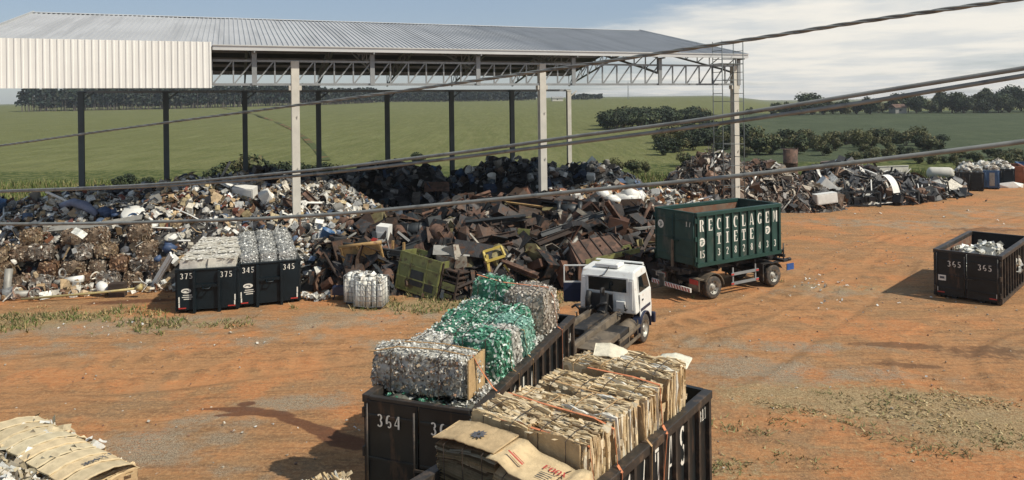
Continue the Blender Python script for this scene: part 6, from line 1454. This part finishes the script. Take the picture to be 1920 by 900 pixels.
# far plantation: reads as one dark mass
def forest(name, x0, y0, x1, y1, n_, h, depth, seed, pal):
    r = random.Random(seed); mb = MB()
    for i in range(n_):
        t_ = r.random(); d = r.random()**1.5*depth; x = x0+(x1-x0)*t_+r.uniform(-2,2); y = y0+(y1-y0)*t_+d; z = T(x,y); H_ = h*r.uniform(.82,1.12)
        if d < 12:
            mb.tube([(x,y,z-.5),(x+r.uniform(-.3,.3),y,z+H_*.8)], [.22,.1], 4, False, col=(.13,.11,.095))
        base = jit(r.choice(pal),.3); w_ = r.uniform(1.6,2.6)
        for k in range(30):
            f = r.uniform(.16 if d > 12 else .3,1); zz_ = z+H_*f; ww = w_*(1.25-f)*1.6+.35; p = Vector((x+r.gauss(0,ww*.5), y+r.gauss(0,ww*.4), zz_)); s = r.uniform(.7,1.5); nv = Vector((r.gauss(0,.8),-1+r.gauss(0,.6),r.gauss(0,.8))).normalized(); u = nv.orthogonal().normalized(); v_ = nv.cross(u)
            mb.add([tuple(p-u*s),tuple(p-v_*s*.7),tuple(p+u*s),tuple(p+v_*s*.7)],[(0,1,2,3)],col=jit(base,.3))
    o = mb.build(name, M['leaf']); o['kind'] = 'stuff'; return o
FD = [(.022,.034,.024),(.03,.043,.029),(.018,.028,.022),(.042,.048,.032)]
forest('far_forest', -318, 470, -150, 560, 900, 14.5, 34, 1, FD)
forest('far_forest', -150, 560, -118, 620, 260, 11.5, 26, 5, FD)
forest('far_forest', -150, 655, 20, 675, 800, 8.6, 30, 2, FD)
forest('far_forest', 52, 640, 80, 645, 40, 4.5, 12, 3, FD)
# crops standing in the near field, verge grass, dry grass and tufts: mass of blades
def blades(name, pts, hmin, hmax, wd, pal, per=3, lean=.35):
    r = random.Random(len(name)+len(pts)); mb = MB()
    for x, y, z in pts:
        for k in range(per):
            a = r.uniform(0,6.28); h = r.uniform(hmin,hmax); dx, dy = math.cos(a)*wd, math.sin(a)*wd; lx, ly = r.gauss(0,lean)*h, r.gauss(0,lean)*h; ox, oy = r.uniform(-wd,wd)*1.5, r.uniform(-wd,wd)*1.5
            mb.add([(x+ox-dx,y+oy-dy,z),(x+ox+dx,y+oy+dy,z),(x+ox+lx,y+oy+ly,z+h)],[(0,1,2)],col=jit(r.choice(pal),.3))
    o = mb.build(name, M['grass']); o['kind'] = 'stuff'; return o
def scatter_mask(fn, x0, x1, y0, y1, n_, thr, seed):
    g_ = np.random.default_rng(seed); X = g_.uniform(x0,x1,n_); Y = g_.uniform(y0,y1,n_); m_ = fn(X,Y)+(fbm(X*1.1,Y*1.1,3,seed)-.5)*1.5
    k = m_ > thr; return [(a,b_,-.01) for a,b_ in zip(X[k],Y[k])]
STRAW = [(.42,.31,.16),(.33,.25,.13),(.25,.22,.10),(.16,.17,.07),(.48,.37,.2)]
VERD = [(.09,.13,.035),(.13,.16,.05),(.20,.19,.075),(.07,.10,.03),(.27,.23,.11)]
pts = [p for p in scatter_mask(DRY, -2, 22, 12, 30, 26000, .80, 3)]
blades('dry_grass', pts, .02, .055, .035, STRAW[:2]+STRAW[4:]+STRAW[:1]+[(.26,.22,.10)], 2, 1.6)
pts = scatter_mask(DRY, -34, 14, 27, 45, 42000, .58, 4)
blades('green_grass', [p for p in pts if H_all(p[0],p[1]) < .3], .05, .26, .028, VERD+STRAW[:3], 2, .6)
tuft = [(1650,760),(1360,880),(1375,870),(1430,812),(1460,790),(1500,770),(1635,815),(1700,830),(1740,845),(1790,850),(1860,835),(1880,830),(1690,745),(1550,735),(1600,790),(1335,795),(1390,810),(1345,870),(1480,850),(1530,870),(375,612),(340,605),(390,608),(60,600),(30,610),(100,590),(20,590),(70,580),(120,600),(300,600)]
pts = []
for px, py in tuft:
    p = G(px, py)
    for k in range(26): pts.append((p.x+random.gauss(0,.30), p.y+random.gauss(0,.22), -.01))
blades('grass_tuft_cover', pts, .03, .11, .024, [(.20,.20,.085),(.28,.24,.12),(.36,.29,.15),(.17,.17,.07)], 2, 1.0)
g_ = np.random.default_rng(8)
vx, vy = g_.uniform(-60,75,40000), g_.uniform(44,88,40000); vm = yverge(vx, vy)
pts = [(x,y,0) for x,y,k in zip(vx,vy,vm) if k > .45 and H_all(x,y) < .2]
blades('verge_grass', pts, .3, 1.0, .07, VERD, 2)
# field track
mb = MB(); tp = [(366,196),(420,203),(480,215),(520,230),(548,243),(575,262),(598,285),(612,302)]
tw = []
for px, py in tp:
    u, v_ = ray(px, py); Y = 90.
    while Y < 640 and EYE+v_*Y/FPX > T(u*Y/FPX, Y): Y += 1
    tw.append(Vector((u*Y/FPX, Y, T(u*Y/FPX, Y))))
vs = []; 
for i, p in enumerate(tw):
    for s in (-.7, .7): vs.append((p.x+s*1.0, p.y+s*.3, T(p.x+s, p.y+s*.3)+.12))
mb.add(vs, [(2*i,2*i+1,2*i+3,2*i+2) for i in range(len(tw)-1)], smooth=True); M['track'] = PM('red track earth', (.22,.115,.06), .95, 0, .3, .3, (.075,.09,.034), .56, .09, spec=.1); o = mb.build('dirt_track', M['track']); o['kind'] = 'structure'
# far cottages and a mast on the horizon
for px, Y, w_, lab in ((1045,600,9,'tiny cream house on the far horizon right of the long plantation'),(1683,292,5,'low brown roofed house among the trees on the right')):
    x = (px-960)/FPX*Y; o = empty('far_house', (x,Y,T(x,Y)), R(10), lab, 'house'); mb = MB(); mb.box(-w_/2,w_/2,-2,2,0,2.4); part(mb,'wall','concrete' if px == 1045 else 'greysheet',o); mb = MB(); mb.prism([(-2.5,2.3),(0,3.7),(2.5,2.3)],-w_/2-.3,w_/2+.3,Matrix.Rotation(R(90),4,'Z')); part(mb,'roof','rustflat' if px != 1045 else 'greysheet',o); mb = MB(); mb.box(-.8,.1,-2.03,-2.003,.9,1.8); part(mb,'window','charcoal',o)
x = (1178-960)/FPX*640; mb = MB()
for a in range(3): mb.bar((math.cos(a*2.1)*.7,math.sin(a*2.1)*.7,0),(math.cos(a*2.1)*.2,math.sin(a*2.1)*.2,15),.16)
for k in range(9): z = k*1.7; f = .7-.5*z/15; [mb.bar((math.cos(a*2.1)*f,math.sin(a*2.1)*f,z),(math.cos(a*2.1+2.1)*f,math.sin(a*2.1+2.1)*f,z+1.5),.1) for a in range(3)]
item('radio_mast','thin lattice mast far off on the horizon seen under the shed truss','mast',mb,'steelgrey',(x,640,T(x,640)))
# litter on the dirt
r = random.Random(77); mb = MB()
for cx, cy, n_, sp_ in ((1535,536,26,30),(1565,570,8,20),(1690,560,6,120),(1420,560,5,60),(190,612,10,60),(1650,720,6,100),(450,640,8,150),(1000,600,0,1),(520,800,10,120),(1760,400,8,60),(1500,395,12,60)):
    for k in range(n_):
        p = G(cx+r.gauss(0,sp_), cy+r.gauss(0,8)); v,f = sh_bent(r); mb.add(v*r.uniform(.05,.13)*p.y/26, f, Mx((p.x,p.y,.02),(r.uniform(-.3,.3),r.uniform(-.3,.3),r.uniform(0,6))), col=jit(r.choice([W1,(.68,.66,.6),W2_]),.15))
o = mb.build('ground_litter', M['plain']); o['kind'] = 'stuff'
r = random.Random(78); mb = MB()
for k in range(2600):
    x, y = r.uniform(-26,30), r.uniform(13,60)
    if abs(x)/y > .78: continue
    v,f = sh_lump(r); s = r.uniform(.02,.07)*(1+y/60); mb.add(v*s, f, Mx((x,y,.0),(0,0,r.uniform(0,6))), col=jit(r.choice([(.30,.20,.12),(.36,.29,.21),(.20,.11,.07),(.42,.36,.28)]),.25))
o = mb.build('loose_stones', M['plain']); o['kind'] = 'stuff'

# ------------------------------------------------------------------ power cables crossing close to the viewer
def cable(label, pts, Y0, Y1, r_, tw_=0):
    inv = lambda px: 1/Y0+(1/Y1-1/Y0)*px/1920
    P_ = [P(px, py, 1/inv(px)) for px, py in pts]
    # smooth through the points
    Q = []
    for i in range(len(P_)-1):
        p0, p1, p2, p3 = P_[max(i-1,0)], P_[i], P_[i+1], P_[min(i+2,len(P_)-1)]
        for k in range(10):
            t_ = k/10; Q.append(.5*((2*p1)+(p2-p0)*t_+(2*p0-5*p1+4*p2-p3)*t_*t_+(3*p1-p0-3*p2+p3)*t_**3))
    Q.append(P_[-1]); a_ = (Q[0]-Q[1]).normalized(); b_ = (Q[-1]-Q[-2]).normalized()
    Q = [Q[0]+a_*14, Q[0]+a_*6] + Q + [Q[-1]+b_*6, Q[-1]+b_*14]; mb = MB()
    if tw_:
        ax = (Q[-1]-Q[0]).normalized(); u = ax.orthogonal().normalized(); v_ = ax.cross(u); dens = []
        L_ = 0
        for a, b_ in zip(Q, Q[1:]):
            n_ = max(2, int((b_-a).length/.05))
            for k in range(n_): dens.append((a.lerp(b_, k/n_), L_+(b_-a).length*k/n_))
            L_ += (b_-a).length
        for s in range(3): mb.tube([p+(u*math.cos(l*tw_+s*2.09)+v_*math.sin(l*tw_+s*2.09))*r_*.55 for p, l in dens], r_*.55, 6)
    else: mb.tube(Q, r_, 10)
    return tag(mb.build('power_cable', M['cable']), label, 'cable', 'power cables across the view')
cable('thin twisted cable, topmost of the four, rising across the shed roof to the sky', [(-120,288),(0,273),(150,252),(310,230),(460,210),(633,187),(800,164),(947,143),(1110,119),(1280,93),(1450,67),(1600,43),(1750,21),(1897,0),(2000,-16)], 9.5, 4.3, .0135, 14)
cable('smooth cable, upper one of the close pair crossing the middle', [(-120,366),(0,358),(150,352.5),(310,344),(480,329),(633,314),(723,303),(900,281),(1090,254),(1280,229),(1450,203),(1613,177),(1770,152),(1920,128),(2060,105)], 8.5, 3.6, .0125)
cable('smooth cable, lower one of the close pair crossing the middle', [(-120,367),(0,360),(150,355),(310,348),(480,336),(633,322),(807,302),(950,284),(1120,262),(1280,241),(1450,217),(1613,193),(1770,167),(1920,142),(2060,119)], 8.5, 3.6, .0125)
cable('smooth cable, lowest of the four, passing over the scrap heaps', [(-120,420),(0,420),(170,419),(333,415),(480,410),(640,400.5),(790,387),(940,373),(1110,356),(1280,340.5),(1480,319),(1650,299),(1790,282),(1903,267.5),(2060,246)], 6.5, 3.8, .0135)

# ------------------------------------------------------------------ thin summer haze
mb = MB(); mb.box(-1500, 1500, -40, 2500, -2, 46); hz = mb.build('haze', nt('haze')[0]); hz['kind'] = 'stuff'
t = hz.data.materials[0].node_tree
for n_ in list(t.nodes):
    if n_.type == 'BSDF_PRINCIPLED': t.nodes.remove(n_)
pv = t.nodes.new('ShaderNodeVolumePrincipled'); pv.inputs['Color'].default_value = (.86,.90,.95,1); pv.inputs['Density'].default_value = .00022; pv.inputs['Anisotropy'].default_value = .3
t.links.new(pv.outputs[0], t.nodes['Material Output'].inputs['Volume'])
